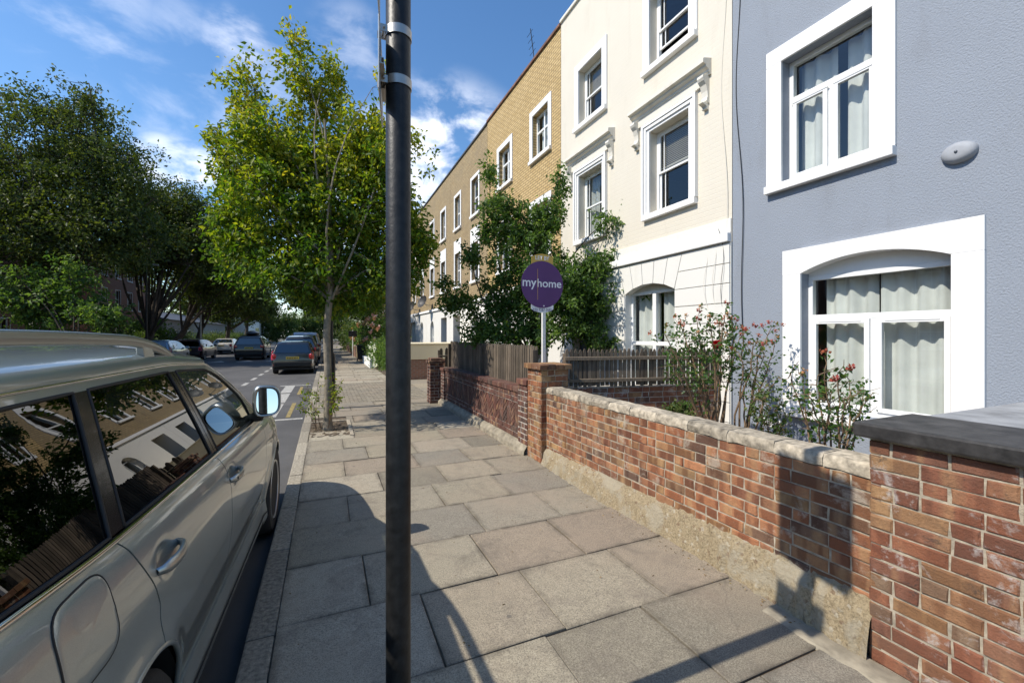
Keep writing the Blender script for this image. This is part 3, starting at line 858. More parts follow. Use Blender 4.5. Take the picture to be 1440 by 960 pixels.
# wall that carries the second fence
t = empty('garden_wall', (4.1, 4.83, 0), 'shaded red brick dividing wall under the weathered grey picket fence', 'brick wall')
mb = MB(); mor = MB()
p0 = Vector((2.95, 5.03)); d = (Vector((5.26, 4.52))-p0); L = d.length; d.normalize(); nn = Vector((d.y, -d.x))
pl = lambda s, n, z: ((p0+d*s+nn*(n-.02)).x, (p0+d*s+nn*(n-.02)).y, z)
brick_run(mb, 0, L, .10, 11, pl, seed=61)
vs = [pl(s, n, z) for s in (0, L) for n in (-.2, -.007) for z in (0, .93)]
mor.add(vs, [(0, 1, 3, 2), (4, 6, 7, 5), (0, 4, 5, 1), (2, 3, 7, 6), (0, 2, 6, 4), (1, 5, 7, 3)])
mb.build('brickwork', M['brick_worn'], t); mor.build('mortar', M['mortar_dark'], t)

# cream rendered wall beyond the drive
t = empty('rendered_wall', (4.0, 16.1, 0), 'cream rendered parapet on a dark brick base at the far side of the driveway', 'wall')
b = MB(); b.box(2.62, 5.2, 16.0, 16.3, -.05, .74); b.build('base', M['garden_brick'], t)
b = MB(); b.cbox(2.80, 5.2, 15.96, 18.3, .743, 1.29, .01); b.build('parapet', M['cream_render'], t)
b = MB(); b.cbox(2.77, 5.22, 15.92, 18.34, 1.293, 1.34, .01); b.build('coping', M['cream_render'], t)
t = empty('low_white_wall', (2.1, 24, 0), 'low white painted kerb wall at the foot of the flowering hedge', 'wall')
b = MB(); b.cbox(1.98, 2.2, 22.3, 26.8, 0, .38, .01); b.build('body', M['trim'], t); b = MB(); b.cbox(1.96, 2.22, 22.28, 26.82, .383, .43, .008); b.build('coping', M['trim'], t)
for (yy, L_, lab) in ((31.5, 3.5, 'pale brick garden wall beyond the wheelie bin'), (38, 8, 'far brick garden wall under the climbing plants'), (50, 14, 'most distant low brick garden wall on the right pavement edge')):
    t = empty('garden_wall', (2.1, yy, 0), lab, 'brick wall')
    b = MB(); b.box(2.0, 2.22, yy-L_/2, yy+L_/2, 0, .8); b.build('body', M['brown_brick'] if yy < 33 else M['garden_brick'], t)
    b = MB(); b.box(1.97, 2.25, yy-L_/2-.02, yy+L_/2+.02, .803, .87); b.build('coping', M['coping'], t)
# wheelie bin
t = empty('wheelie_bin', (2.0, 28.6, 0), 'black wheelie bin beside the low white wall', 'bin')
b = MB(); b.add([(x*.24*s_+2.0, yk*.27*s_+28.6, z) for s_, z in ((.8, .12), (1, .95)) for x, yk in ((-1, -1), (1, -1), (1, 1), (-1, 1))], [(0, 1, 2, 3), (4, 5, 6, 7)]+[(i, (i+1) % 4, 4+(i+1) % 4, 4+i) for i in range(4)])
b.build('body', M['seal'], t, bevel=.02)
b = MB(); b.cbox(1.73, 2.27, 28.3, 28.92, .955, 1.04, .03); b.build('lid', M['seal'], t)
for s_ in (-1, 1):
    b = MB(); b.lathe([(.02, -.03), (.1, -.03), (.1, .03), (.02, .03)], (2.0+s_*.2, 28.88, .1), 'x', 16); b.build('wheel', M['seal'], t)
# small post sign by the wall far down
t = empty('post_sign', (1.75, 33, 0), 'thin pale post with a small dark board far down the right pavement', 'sign')
b = MB(); b.tube([(1.75, 33, 0), (1.75, 33, 2.0)], .035, 8); b.build('post', M['white_post'], t)
b = MB(); b.cbox(1.45, 2.05, 32.9, 32.95, 1.55, 1.95, .01); b.build('board', M['cap_black'], t)

# =================================================================== near sign pole
PX, PY = .2415, 1.60
t = empty('sign_pole', (PX, PY, 0), 'black steel sign pole standing on the near pavement with grey plates clipped near its top', 'sign pole')
b = MB(); b.lathe([(.0445, -.05), (.0445, 3.70), (.038, 3.715), (.01, 3.72)], (PX, PY, 0), 'z', 48)
b.build('pole', M['pole'], t, smooth=True)
b = MB(); rows = []
for i in range(9):
    a = R(-118+48*i/8); rows.append([(PX+.0449*math.cos(a), PY+.0449*math.sin(a), z) for z in (1.56, 1.61, 1.66)])
b.grid(rows); b.build('sticker_residue', M['seal'], t, fix=False)
def plate(name, x, ya, yb, za, zb, bands):
    b = MB(); b.cbox(x-.0015, x+.0015, ya, yb, za, zb, .0008)
    o = b.build(name, M['white_sign'], t)
    b = MB(); b.box(x+.0018, x+.0028, ya+.004, yb-.004, za+.004, zb-.004); b.build('back_sheet', M['plate_back'], o)
    for z in bands:
        b = MB()
        b.box(x+.003, x+.008, ya+.02, yb-.02, z-.011, z+.011)
        b.box(x+.008, x+.016, ya+.02, yb-.02, z-.011, z-.008); b.box(x+.008, x+.016, ya+.02, yb-.02, z+.008, z+.011)
        b.build('channel', M['steel'], o)
    return o
pls = [plate('small_plate', PX-.063, PY-.13, PY+.16, 2.475, 2.72, (2.58,)), plate('large_plate', PX-.075, PY-.23, PY+.19, 2.91, 3.56, (3.02, 3.42))]
for o in pls:
    o.rotation_euler = (0, 0, R(-9))
for z in (2.565, 2.745, 3.02, 3.42):
    b = MB(); b.lathe([(.0452, -.016), (.0478, -.016), (.0478, .016), (.0452, .016)], (PX, PY, z), 'z', 40, close=True)
    b.box(PX-.072, PX-.040, PY-.024, PY-.020, z-.013, z+.013); b.box(PX-.072, PX-.040, PY+.020, PY+.024, z-.013, z+.013)
    b.tube([(PX-.054, PY-.034, z), (PX-.054, PY+.034, z)], .004, 6)
    b.build('band', M['steel'], t, smooth=True)

# street lamp column
t = empty('street_lamp', (.10, 10.4, 0), 'slim black street lamp column on the kerb side just past the young tree', 'street lamp')
b = MB(); b.lathe([(.085, -.02), (.085, 1.15), (.075, 1.22), (.05, 1.25), (.045, 1.3)], (.10, 10.4, 0), 'z', 20); b.build('base', M['pole'], t, smooth=True)
b = MB(); b.tube([(.10, 10.4, 1.28), (.10, 10.4, 4.0), (.10, 10.4, 5.4)], [.040, .034, .028], 12); b.build('column', M['pole'], t, smooth=True)
b = MB(); b.lathe([(.05, 5.38), (.12, 5.45), (.15, 5.75), (.05, 5.85)], (.10, 10.4, 0), 'z', 16); b.build('lantern', M['plate_back'], t)

# round letting board
SX, SY, SZ, SR = 2.79, 5.34, 2.36, .330
t = empty('letting_board', (SX, SY, 0), 'round purple letting board reading myhome on a white post behind the orange pier', 'sign board')
b = MB(); b.cbox(SX+.005, SX+.055, SY+.006, SY+.045, .0, SZ+.1, .004); b.build('post', M['white_post'], t)
b = MB(); b.lathe([(SR, 0), (SR, .005)], (SX, SY-.004, SZ), 'y', 72); disc = b.build('disc', M['purple'], t)
def tabpoly(sgn, r0, r1, half):
    pts = []
    for i in range(15):
        a = -half+2*half*i/14; pts.append((math.sin(a)*r0, sgn*math.cos(a)*r0))
    for i in range(15):
        a = half-2*half*i/14; pts.append((math.sin(a)*r0*1.0, sgn*(math.cos(a)*r0+(r1-r0))))
    return [(SX+p, SZ+q) for p, q in pts]
def prism_y(b, poly, y0, y1): b.prism([(p[0], p[1]) for p in poly], 'y', y0, y1)
b = MB(); prism_y(b, tabpoly(1, SR*.97, SR*1.31, .56), SY+.002, SY+.006); tab1 = b.build('top_tab', M['mustard'], t)
b = MB(); prism_y(b, tabpoly(-1, SR*.97, SR*1.20, .58), SY+.002, SY+.006); tab2 = b.build('phone_tab', M['white_sign'], t)
def text_mesh(name, s, mat, parent, cx, cz, width, y, squash=1.0, height=None, rotz=0, thick=0.0):
    cu = bpy.data.curves.new(name, 'FONT'); cu.body = s; cu.align_x = 'CENTER'; cu.align_y = 'CENTER'; cu.offset = thick
    o = bpy.data.objects.new(name, cu); COL.objects.link(o)
    bpy.context.view_layer.update()
    me = bpy.data.meshes.new_from_object(o.evaluated_get(bpy.context.evaluated_depsgraph_get()))
    bpy.data.objects.remove(o)
    me.name = name
    V = np.empty(len(me.vertices)*3); me.vertices.foreach_get('co', V); V = V.reshape(-1, 3)
    lo, hi = V.min(0), V.max(0); k = width/(hi[0]-lo[0]); kz = k*squash if height is None else height/(hi[1]-lo[1])
    W = np.zeros_like(V)
    x = (V[:, 0]-(lo[0]+hi[0])/2)*k; z = (V[:, 1]-(lo[1]+hi[1])/2)*kz
    c, s_ = math.cos(rotz), math.sin(rotz)
    W[:, 0] = cx + x*c; W[:, 1] = y + x*s_; W[:, 2] = cz + z
    W -= np.array(org(parent))
    me.vertices.foreach_set('co', W.ravel()); me.materials.clear(); me.materials.append(mat)
    ob = bpy.data.objects.new(name, me); COL.objects.link(ob); ob.parent = parent
    return ob
ly = SY-.0065
text_mesh('lettering', 'my', M['lettering'], disc, SX-.205, SZ-.012, .215, ly, thick=.012, height=.125)
text_mesh('lettering', 'home', M['lettering'], disc, SX+.108, SZ+.020, .385, ly, thick=.012, height=.115)
b = MB(); b.box(SX-.082, SX-.076, ly-.0006, ly+.0006, SZ-.215, SZ+.215); b.build('gold_line', M['gold'], disc)
text_mesh('lettering', 'LET BY', M['lettering'], tab1, SX, SZ+.373, .22, SY+.001, height=.055, thick=.012)
text_mesh('lettering', '020 7287 0585', M['lettering_dark'], tab2, SX, SZ-.357, .30, SY+.001, height=.045, thick=.006)
b = MB(); b.lathe([(.009, 0), (.009, .004)], (SX+.02, ly-.002, SZ-.30), 'y', 12); b.build('bolt', M['lettering'], disc)
# =================================================================== houses
FX = 5.30
def wall_face(b, x, y0, y1, z0, z1, ops, sgn=-1, depth=.16):
    ys = sorted({y0, y1, *[v for o in ops for v in o[:2] if y0 < v < y1]})
    zs = sorted({z0, z1, *[v for o in ops for v in o[2:4] if z0 < v < z1]})
    for ya, yb in zip(ys[:-1], ys[1:]):
        for za, zb in zip(zs[:-1], zs[1:]):
            cy, cz = (ya+yb)/2, (za+zb)/2
            if any(o[0] < cy < o[1] and o[2] < cz < o[3] for o in ops): continue
            b.add([(x, ya, za), (x, yb, za), (x, yb, zb), (x, ya, zb)], [(0, 1, 2, 3)])
    d = x-sgn*depth
    for (a, c, e, f) in [o[:4] for o in ops]:
        if f <= z0 or e >= z1: continue
        e_, f_ = max(e, z0), min(f, z1)
        b.add([(x, a, e_), (d, a, e_), (d, a, f_), (x, a, f_)], [(0, 1, 2, 3)])
        b.add([(x, c, e_), (d, c, e_), (d, c, f_), (x, c, f_)], [(0, 1, 2, 3)])
        if f <= z1: b.add([(x, a, f), (x, c, f), (d, c, f), (d, a, f)], [(0, 1, 2, 3)])
        if e >= z0: b.add([(x, a, e), (x, c, e), (d, c, e), (d, a, e)], [(0, 1, 2, 3)])
def arc(y0, y1, zs, rise, n=16):
    """points of a segmental arch from y0 to y1 springing at zs"""
    h = (y1-y0)/2; r = (h*h+rise*rise)/(2*rise); cy = (y0+y1)/2; cz = zs+rise-r
    a = math.asin(min(1, h/r))
    return [(cy+r*math.sin(-a+2*a*i/n), cz+r*math.cos(-a+2*a*i/n)) for i in range(n+1)]
def spandrel(b, x, y0, y1, zs, rise, ztop, depth, sgn=-1):
    A = arc(y0, y1, zs, rise)
    d = x-sgn*depth
    for (p, q) in zip(A[:-1], A[1:]):
        b.add([(x, p[0], p[1]), (x, q[0], q[1]), (x, q[0], ztop), (x, p[0], ztop)], [(0, 1, 2, 3)])
        b.add([(x, p[0], p[1]), (x, q[0], q[1]), (d, q[0], q[1]), (d, p[0], p[1])], [(0, 1, 2, 3)])

def house_shell(name, label, y0, y1, wallmat, ops, h=9.3, depth=9.0, cat='house', group=None, ground=None, x=None, sgn=-1, coping=None, bandz=3.05):
    x = FX if x is None else x
    t = empty(name, (x, (y0+y1)/2, 0), label, cat, group)
    bx = x-sgn*depth
    b = MB(); zb = bandz if ground else 0
    wall_face(b, x, y0, y1, zb, h, ops, sgn)
    b.add([(x, y0, zb), (bx, y0, 0 if not ground else zb), (bx, y0, h), (x, y0, h)], [(0, 1, 2, 3)])
    b.add([(x, y1, zb), (bx, y1, zb), (bx, y1, h), (x, y1, h)], [(0, 1, 2, 3)])
    b.add([(bx, y0, 0), (bx, y1, 0), (bx, y1, h), (bx, y0, h)], [(0, 1, 2, 3)])
    b.build('wall', wallmat, t, fix=False)
    if ground:
        b = MB(); gx = x+sgn*.02
        wall_face(b, gx, y0, y1, 0, zb, ops, sgn, .18)
        b.add([(gx, y0, 0), (bx, y0, 0), (bx, y0, zb), (gx, y0, zb)], [(0, 1, 2, 3)])
        b.add([(gx, y1, 0), (bx, y1, 0), (bx, y1, zb), (gx, y1, zb)], [(0, 1, 2, 3)])
        b.add([(gx, y0, zb), (gx, y1, zb), (x, y1, zb), (x, y0, zb)], [(0, 1, 2, 3)])
        b.build('ground_floor_wall', ground, t, fix=False)
        b = MB(); b.cbox(min(x+sgn*.09, x), max(x+sgn*.09, x), y0+.005, y1-.005, zb+.003, zb+.13, .012); b.build('string_course', M['trim'], t)
    b = MB(); xa, xb = sorted((x+sgn*.0, bx))
    b.box(xa+.4, xb-.02, y0+.01, y1-.01, h-.9, h-.8)
    b.build('roof', M['slate'], t)
    cm = coping or M['coping_red']
    b = MB(); xa, xb = sorted((x+sgn*.05, x-sgn*.30)); b.cbox(xa, xb, y0+.003, y1-.003, h+.002, h+.075, .01); b.build('parapet_coping', cm, t)
    b = MB()
    mid = x-sgn*4.0
    for z in (bandz-.05, 5.95):
        b.box(*sorted((x-sgn*.35, bx+sgn*.05)), y0+.05, y1-.05, z, z+.08)
    b.box(*sorted((mid, mid+.1)), y0+.05, y1-.05, .02, h-1.0)
    b.build('inner_floors', M['room'], t)
    return t
def curtain(parent, x, y0, y1, z0, z1, seed=0, amp=.03, gap=None, mat=None):
    rr = random.Random(seed); b = MB(); n = max(10, int((y1-y0)/.025)); rows = []
    ph = [rr.uniform(0, 6) for _ in range(3)]
    for j in range(7):
        z = z0+(z1-z0)*j/6; rows.append([])
        for i in range(n+1):
            y = y0+(y1-y0)*i/n
            rows[-1].append((x+amp*math.sin(y*38+ph[0]+.3*j*.2)+amp*.6*math.sin(y*17+ph[1]), y, z))
    b.grid(rows)
    return b.build('curtain', mat or M['curtain'], parent, smooth='all', fix=False)

def bars(b, x0, x1, rects, c=.004):
    for (ya, yb, za, zb) in rects: b.cbox(x0, x1, ya, yb, za, zb, c)
def window(house, x, y0, y1, z0, z1, style='sash', rec=.12, sgn=-1, surround=None, sill=True, cornice=False, curt=None, blind=False, glass=None, head=0, simple_=False, smat=None, open_=0):
    """one window: the frame mesh is the part; panes, surround, sill, curtains are its sub-parts"""
    smat = smat or M['trim']
    X = lambda d: x-sgn*d                                           # depth inwards
    def bx(b, d0, d1, ya, yb, za, zb, c=.004):
        a, e = sorted((X(d0), X(d1))); b.cbox(a, e, ya, yb, za, zb, c)
    f = MB(); fw = .05; w_ = y1-y0; h = z1-z0
    glassm = glass or M['glass']; panes = []
    bx(f, rec, rec+.07, y0, y0+fw, z0, z1); bx(f, rec, rec+.07, y1-fw, y1, z0, z1)
    bx(f, rec, rec+.07, y0+fw, y1-fw, z1-fw, z1); bx(f, rec, rec+.07, y0+fw, y1-fw, z0, z0+fw*1.2)
    ya, yb, za, zb = y0+fw, y1-fw, z0+fw*1.2, z1-fw
    zm = (za+zb)/2
    if style == 'sash' or style == 'margin':
        sw = .035
        for k, (p, q, dd) in enumerate(((za, zm+.02, .035), (zm-.02, zb, .005))):
            if k == 0 and open_: p += open_; 
            bx(f, rec+dd, rec+dd+.03, ya, ya+sw, p, q); bx(f, rec+dd, rec+dd+.03, yb-sw, yb, p, q)
            bx(f, rec+dd, rec+dd+.03, ya+sw, yb-sw, p, p+sw); bx(f, rec+dd, rec+dd+.03, ya+sw, yb-sw, q-sw, q)
            if style == 'margin':
                for yy in (ya+w_*.13, yb-w_*.13): bx(f, rec+dd+.006, rec+dd+.026, yy-.009, yy+.009, p+sw, q-sw)
            panes.append((rec+dd+.016, ya+sw, yb-sw, p+sw, q-sw))
        if open_: pass
    elif style == 'cross':
        zt = za+(zb-za)*.62; ym = (ya+yb)/2
        bx(f, rec+.005, rec+.06, ya, yb, zt-.03, zt+.03); bx(f, rec+.002, rec+.058, ym-.03, ym+.03, za, zb)
        panes = [(rec+.03, ya, yb, za, zb)]
    elif style == 'casement':                                       # top light over two casements
        zt = za+(zb-za)*curt_ratio(house)
        ym = (ya+yb)/2
        bx(f, rec+.004, rec+.066, ya, yb, zt-.03, zt+.03)
        bx(f, rec+.006, rec+.064, ym-.032, ym+.032, za, zt-.03)
        for (p, q) in ((ya, ym-.032), (ym+.032, yb)):
            e = .05
            bx(f, rec-.018, rec+.03, p+.002, p+e, za+.002, zt-.032); bx(f, rec-.018, rec+.03, q-e, q-.002, za+.002, zt-.032)
            bx(f, rec-.018, rec+.03, p+e, q-e, za+.002, za+e); bx(f, rec-.018, rec+.03, p+e, q-e, zt-.032-e, zt-.034)
            bx(f, rec-.024, rec-.019, (p+q)/2-.22, (p+q)/2+.22, zt-.060, zt-.044, .001)
            panes.append((rec+.005, p+e, q-e, za+e, zt-.032-e))
        panes.append((rec+.02, ya, yb, zt+.03, zb))
    elif style == 'six':
        zt = zm; ym = (ya+yb)/2
        bx(f, rec+.005, rec+.06, ya, yb, zt-.025, zt+.025); bx(f, rec+.01, rec+.05, ym-.012, ym+.012, za, zb)
        panes = [(rec+.03, ya, yb, za, zb)]
    elif style == 'quad':                                           # two panes over two panes
        zt = za+(zb-za)*.45; ym = (ya+yb)/2
        bx(f, rec-.01, rec+.066, ya, yb, zt-.035, zt+.035); bx(f, rec-.012, rec+.064, ym-.045, ym+.045, za, zb)
        panes = [(rec+.03, ya, yb, za, zb)]
    fo = f.build('window', M['upvc'], house)
    for (d, p, q, r_, s_) in panes:
        b = MB(); b.add([(X(d), p-.004, r_-.004), (X(d), q+.004, r_-.004), (X(d), q+.004, s_+.004), (X(d), p-.004, s_+.004)], [(0, 1, 2, 3) if sgn > 0 else (3, 2, 1, 0)])
        b.build('pane', glassm, fo, fix=False)
    if surround:
        sw, pr = surround; b = MB(); top = sw+head
        bx(b, -pr, .001, y0-sw, y0-.001, z0, z1, .006); bx(b, -pr, .001, y1+.001, y1+sw, z0, z1, .006)
        bx(b, -pr, .001, y0-sw, y1+sw, z1+.001, z1+top, .006)
        b.build('surround', smat, fo)
    if sill:
        sw = surround[0] if surround else .06; b = MB()
        bx(b, -(.05+(surround[1] if surround else 0)), rec, y0-sw*(1 if surround else 1), y1+sw, z0-.10, z0-.002, .008)
        b.build('sill', smat, fo)
    if curt is not None:
        for i, (p, q) in enumerate(curt):
            curtain(fo, X(rec+.17), y0+(y1-y0)*p, y0+(y1-y0)*q, z0-.02, z1-.02, seed=i+int(y0*10))
    if blind:
        b = MB(); z = z1-.08
        while z > zm+.08:
            a, e = sorted((X(rec+.075), X(rec+.10))); b.box(a, e, y0+.04, y1-.04, z, z+.008); z -= .032
        b.box(*sorted((X(rec+.07), X(rec+.105))), y0+.04, y1-.04, z, z+.03)
        b.build('blind', M['blind'], fo)
    if cornice:
        b = MB()
        prof = [(0, 0), (.035, 0), (.04, .03), (.055, .035), (.06, .07), (.11, .10), (.115, .13), (.17, .145), (.17, .20), (.15, .215), (0, .25)]
        ya_, yb_ = y0-.42, y1+.42
        poly = [(X(-p), z1+.30+q) for p, q in prof]
        b.prism(poly, 'y', ya_, yb_)
        bx(b, -.04, .001, y0-.30, y1+.30, z1+.185, z1+.298, .004)
        b.build('cornice', M['old_trim'], fo)
        for yc in (y0-.33, y1+.33):
            b = MB()
            prof2 = [(.0, .0), (.03, -.0), (.055, .03), (.05, .07), (.035, .10), (.045, .18), (.075, .27), (.12, .32), (.14, .36), (.13, .40), (.0, .40)]
            b.prism([(X(-p), z1-.11+q) for p, q in prof2], 'y', yc-.055, yc+.055)
            b.prism([(X(-.004-p*.9), z1-.20+q*.22) for p, q in prof2], 'y', yc-.04, yc+.04)
            b.build('console', M['old_trim'], fo)
        b = MB()
        for (k0, k1, pr) in ((.0, .05, .05), (.06, .11, .035)):
            for (p, q) in ((y0-.17+k0, y0-.17+k1), (y1+.17-k1, y1+.17-k0)): bx(b, -pr-.02, .001, p, q, z0, z1+.16-k0, .004)
            bx(b, -pr-.02, .001, y0-.17+k1, y1+.17-k1, z1+.16-k1, z1+.16-k0, .004)
        b.build('architrave', M['trim'], fo)
    return fo
_ratio = {}
def curt_ratio(h): return _ratio.get(h.name, .70)

# ---- grey rendered house (nearest)
G1 = (1.99, 3.35, .76, 2.55); G2 = (2.61, 3.59, 3.57, 5.11); G3 = (2.61, 3.59, 6.25, 7.7)
G0 = (-.55, .55, 3.57, 5.11)
t = house_shell('terraced_house', 'grey-blue rendered end house with white window surrounds nearest the camera', -1.0, 4.315, M['grey_wall'], [G1, G2, G3, G0], ground=None, coping=M['trim'])
grey = t
_ratio[t.name] = .70
# ground-floor window: arched surround
w1 = window(t, FX, G1[0], G1[1], G1[2], 2.36, 'casement', rec=.12, sill=False, curt=[(-.12, .50), (.53, .92)])
b = MB()
b.box(FX+.13, FX+.17, G1[0], G1[1], 2.362, 2.545)
b.build('arch_panel', M['upvc'], w1)
b = MB(); sx = FX-.035
def slabx(b, ya, yb, za, zb): b.cbox(sx, FX+.001, ya, yb, za, zb, .005)
slabx(b, G1[0]-.22, G1[0], .76, 2.395); slabx(b, G1[1], G1[1]+.22, .76, 2.395)
A = arc(G1[0], G1[1], 2.395, .145, 22)
poly = [(G1[0]-.22, 2.397), *A, (G1[1]+.22, 2.397), (G1[1]+.22, 2.70), (G1[0]-.22, 2.70)]
# front face, soffit and edges of the arched head
for (p, q) in zip(A[:-1], A[1:]):
    b.add([(sx, p[0], p[1]), (sx, q[0], q[1]), (sx, q[0], 2.70), (sx, p[0], 2.70)], [(0, 1, 2, 3)])
    b.add([(sx, p[0], p[1]), (sx, q[0], q[1]), (FX+.13, q[0], q[1]), (FX+.13, p[0], p[1])], [(0, 1, 2, 3)])
for (ya, yb) in ((G1[0]-.22, G1[0]), (G1[1], G1[1]+.22)):
    b.box(sx, FX+.001, ya, yb, 2.397, 2.70)
b.add([(sx, G1[0]-.22, 2.70), (sx, G1[1]+.22, 2.70), (FX, G1[1]+.22, 2.70), (FX, G1[0]-.22, 2.70)], [(0, 1, 2, 3)])
b.build('surround', M['trim'], w1)
b = MB(); b.cbox(FX-.085, FX+.12, G1[0]-.24, G1[1]+.24, .655, .757, .01); b.build('sill', M['trim'], w1)
_ratio[t.name] = .70
window(t, FX, *G2, 'casement', rec=.13, surround=(.20, .032), curt=[(.1, .42), (.52, .98)])
window(t, FX, *G3, 'casement', rec=.13, surround=(.20, .032), curt=[(.05, .45)])
window(t, FX, *G0, 'casement', rec=.13, surround=(.20, .032), curt=[(.05, .45)])
# vent
b = MB(); b.cbox(FX-.008, FX+.002, 3.62, 3.85, .46, .56, .002)
vo = b.build('air_vent', M['trim'], t)
b = MB()
for i in range(8):
    for j_ in range(3): b.box(FX-.0095, FX-.0085, 3.635+i*.026, 3.652+i*.026, .475+j_*.028, .493+j_*.028)
b.build('holes', M['seal'], vo)
# alarm box: lens shaped disc
t2 = empty('alarm_box', (FX, 1.94, 3.31), 'oval grey alarm box fixed high on the grey rendered wall', 'alarm box')
b = MB()
rows = []
for i in range(7):
    f = i/6; r = math.cos(f*math.pi/2)**.6 if i < 6 else 0.02
    rows.append([(FX-.012-.065*math.sin(f*math.pi/2), 1.94+.125*r*math.cos(a), 3.31+.095*r*math.sin(a)) for a in [2*math.pi*k/28 for k in range(29)]])
rows.insert(0, [(FX, *p[1:]) for p in rows[0]])
b.grid(rows); b.build('cover', simple('alarm_grey', (.33, .345, .37), .7), t2, smooth='all')
b = MB(); b.ball((FX-.078, 1.94, 3.31), .013, 10, 6); b.build('lens', simple('alarm_lens', (.12, .13, .15), .3), t2, smooth=True)
# loose cables at the joint of the houses
for (yy, z0_, z1_, r_, lab, xo) in ((4.18, 1.5, 9.2, .006, 'black cable sagging down the edge of the grey rendered wall', .012), (4.42, 1.8, 9.2, .005, 'thin cream cable loop down the edge of the cream painted house', .012)):
    b = MB(); pts = []
    for i in range(40):
        f = i/39; z = z0_+(z1_-z0_)*f
        pts.append((FX-xo-.008*math.sin(f*9), yy+.05*math.sin(f*7+yy)+.03*math.sin(f*17), z))
    b.tube(pts, r_, 5)
    tag(b.build('cable', M['seal'] if yy < 4.3 else M['old_trim'], loc=(FX, yy, z0_), smooth=True), lab, 'cable')

# ---- cream painted house
W1 = (5.10, 6.00, 3.80, 5.26); W2 = (7.43, 8.33, 3.80, 5.26); W3 = (5.10, 6.00, 6.40, 7.72); W4 = (7.43, 8.33, 6.40, 7.66)
WG = (5.38, 6.66, .70, 2.58); WD = (7.5, 8.55, .05, 2.6)
t = house_shell('terraced_house', 'cream painted brick house with console brackets over its first-floor windows', 4.325, 9.155, M['cream_wall'], [W1, W2, W3, W4, (WG[0], WG[1], WG[2], 2.58), WD], ground=M['white_wall'], coping=M['old_trim'], bandz=2.98)
# rusticated courses: real blocks with open joints
b = MB(); zz = .0; gx0, gx1 = FX-.045, FX-.018
ops = [(WG[0], WG[1], WG[2], 2.60), WD]
rows_ = []
z = .12
while z < 2.95:
    z1_ = min(z+.285, 2.97); rows_.append((z, z1_-.012)); z = z+.285
for (za, zb) in rows_:
    segs = [(4.33, 9.15)]
    for (oa, ob, oz0, oz1) in ops:
        if za < oz1-.02 and zb > oz0+.02 or (zb > 2.4 and za < 2.96 and oa == WG[0]):
            pad = 0
            if zb > 2.45: pad = .12+(zb-2.45)*.35 if oa == WG[0] else 0
            ns = []
            for (p, q) in segs:
                if ob+pad <= p or oa-pad >= q: ns.append((p, q)); continue
                if oa-pad > p: ns.append((p, oa-pad))
                if ob+pad < q: ns.append((ob+pad, q))
            segs = ns
    for (p, q) in segs:
        if zb > 2.45 and (abs(q-WG[0]) < .6 or abs(p-WG[1]) < .6):
            sl = lambda z: max(0, .16*(z-2.42)/.535)+.006
            if abs(q-WG[0]) < .6: poly = [(p+.004, za), (WG[0]-sl(za), za), (WG[0]-sl(zb), zb), (p+.004, zb)]
            else: poly = [(WG[1]+sl(za), za), (q-.004, za), (q-.004, zb), (WG[1]+sl(zb), zb)]
            b.prism(poly, 'x', gx0, gx1)
        else: b.cbox(gx0, gx1, p+.004, q-.004, za, zb, .006)
b.build('rusticated_blocks', M['white_wall'], t)
# voussoirs over the ground-floor window
b = MB(); n = 5; A = arc(WG[0], WG[1], 2.42, .15, n)
for i in range(n):
    (ya, za), (yb, zb) = A[i], A[i+1]
    fa = (i/n-.5)*2; fb = ((i+1)/n-.5)*2
    g = .006
    b.prism([(ya+g, za), (yb-g, zb), (yb+fb*.16-g, 2.955), (ya+fa*.16+g, 2.955)], 'x', gx0, gx1)
sp = arc(WG[0], WG[1], 2.42, .15, 16)
b.build('window_arch', M['white_wall'], t)
b = MB(); spandrel(b, FX-.02, WG[0], WG[1], 2.42, .15, 2.60, .18); b.build('arch_soffit', M['white_wall'], t, fix=False)
# frieze band above the string
b = MB(); b.cbox(FX-.022, FX+.001, 4.33, 9.15, 3.115, 3.32, .008); b.build('frieze', M['white_wall'], t)
wg = window(t, FX, WG[0], WG[1], WG[2], 2.45, 'quad', rec=.12, curt=[(-.02, .44), (.52, .97)])
b = MB(); b.box(FX+.13, FX+.17, WG[0], WG[1], 2.452, 2.578); b.build('arch_panel', M['old_trim'], wg)
for (yy, zt_) in ((4.62, 3.1), (4.75, 2.9), (4.50, 3.2)):
    b = MB(); b.tube([(FX-.058-.02*math.sin(k*.9+yy*5), yy+.05*math.sin(k*.7+yy*9)-k*.012, zt_-k*.15) for k in range(14)], .0035, 5); tag(b.build('cable', M['old_trim'] if yy > 4.6 else M['seal'], loc=(FX, yy, 1.2), smooth=True), {4.62: 'pale thin wire hanging loose on the white blocks above the roses', 4.75: 'pale wire farther from the grey house hanging on the white blocks', 4.50: 'dark thin wire hanging on the white blocks nearest the grey house'}[yy], 'cable')
for o_, kw in ((W1, dict(blind=True)), (W2, dict(curt=[(.55, 1.0)]))):
    window(t, FX, *o_, 'margin', rec=.15, surround=(.16, .03), cornice=True, glass=M['dark_glass'], **kw)
for o_, kw in ((W3, dict(open_=.28, curt=[(-.02, .22)])), (W4, dict(blind=True, curt=[(.0, .3)]))):
    window(t, FX, *o_, 'margin', rec=.15, surround=(.17, .035), glass=M['dark_glass'], **kw)
b = MB(); b.cbox(FX+.12, FX+.17, WD[0]+.05, WD[1]-.05, .05, 2.1, .01)
do = b.build('door', M['door_paint'], t)
b = MB(); b.ball((FX+.10, WD[0]+.15, 1.05), .03, 8, 6); b.build('handle', M['steel'], do)

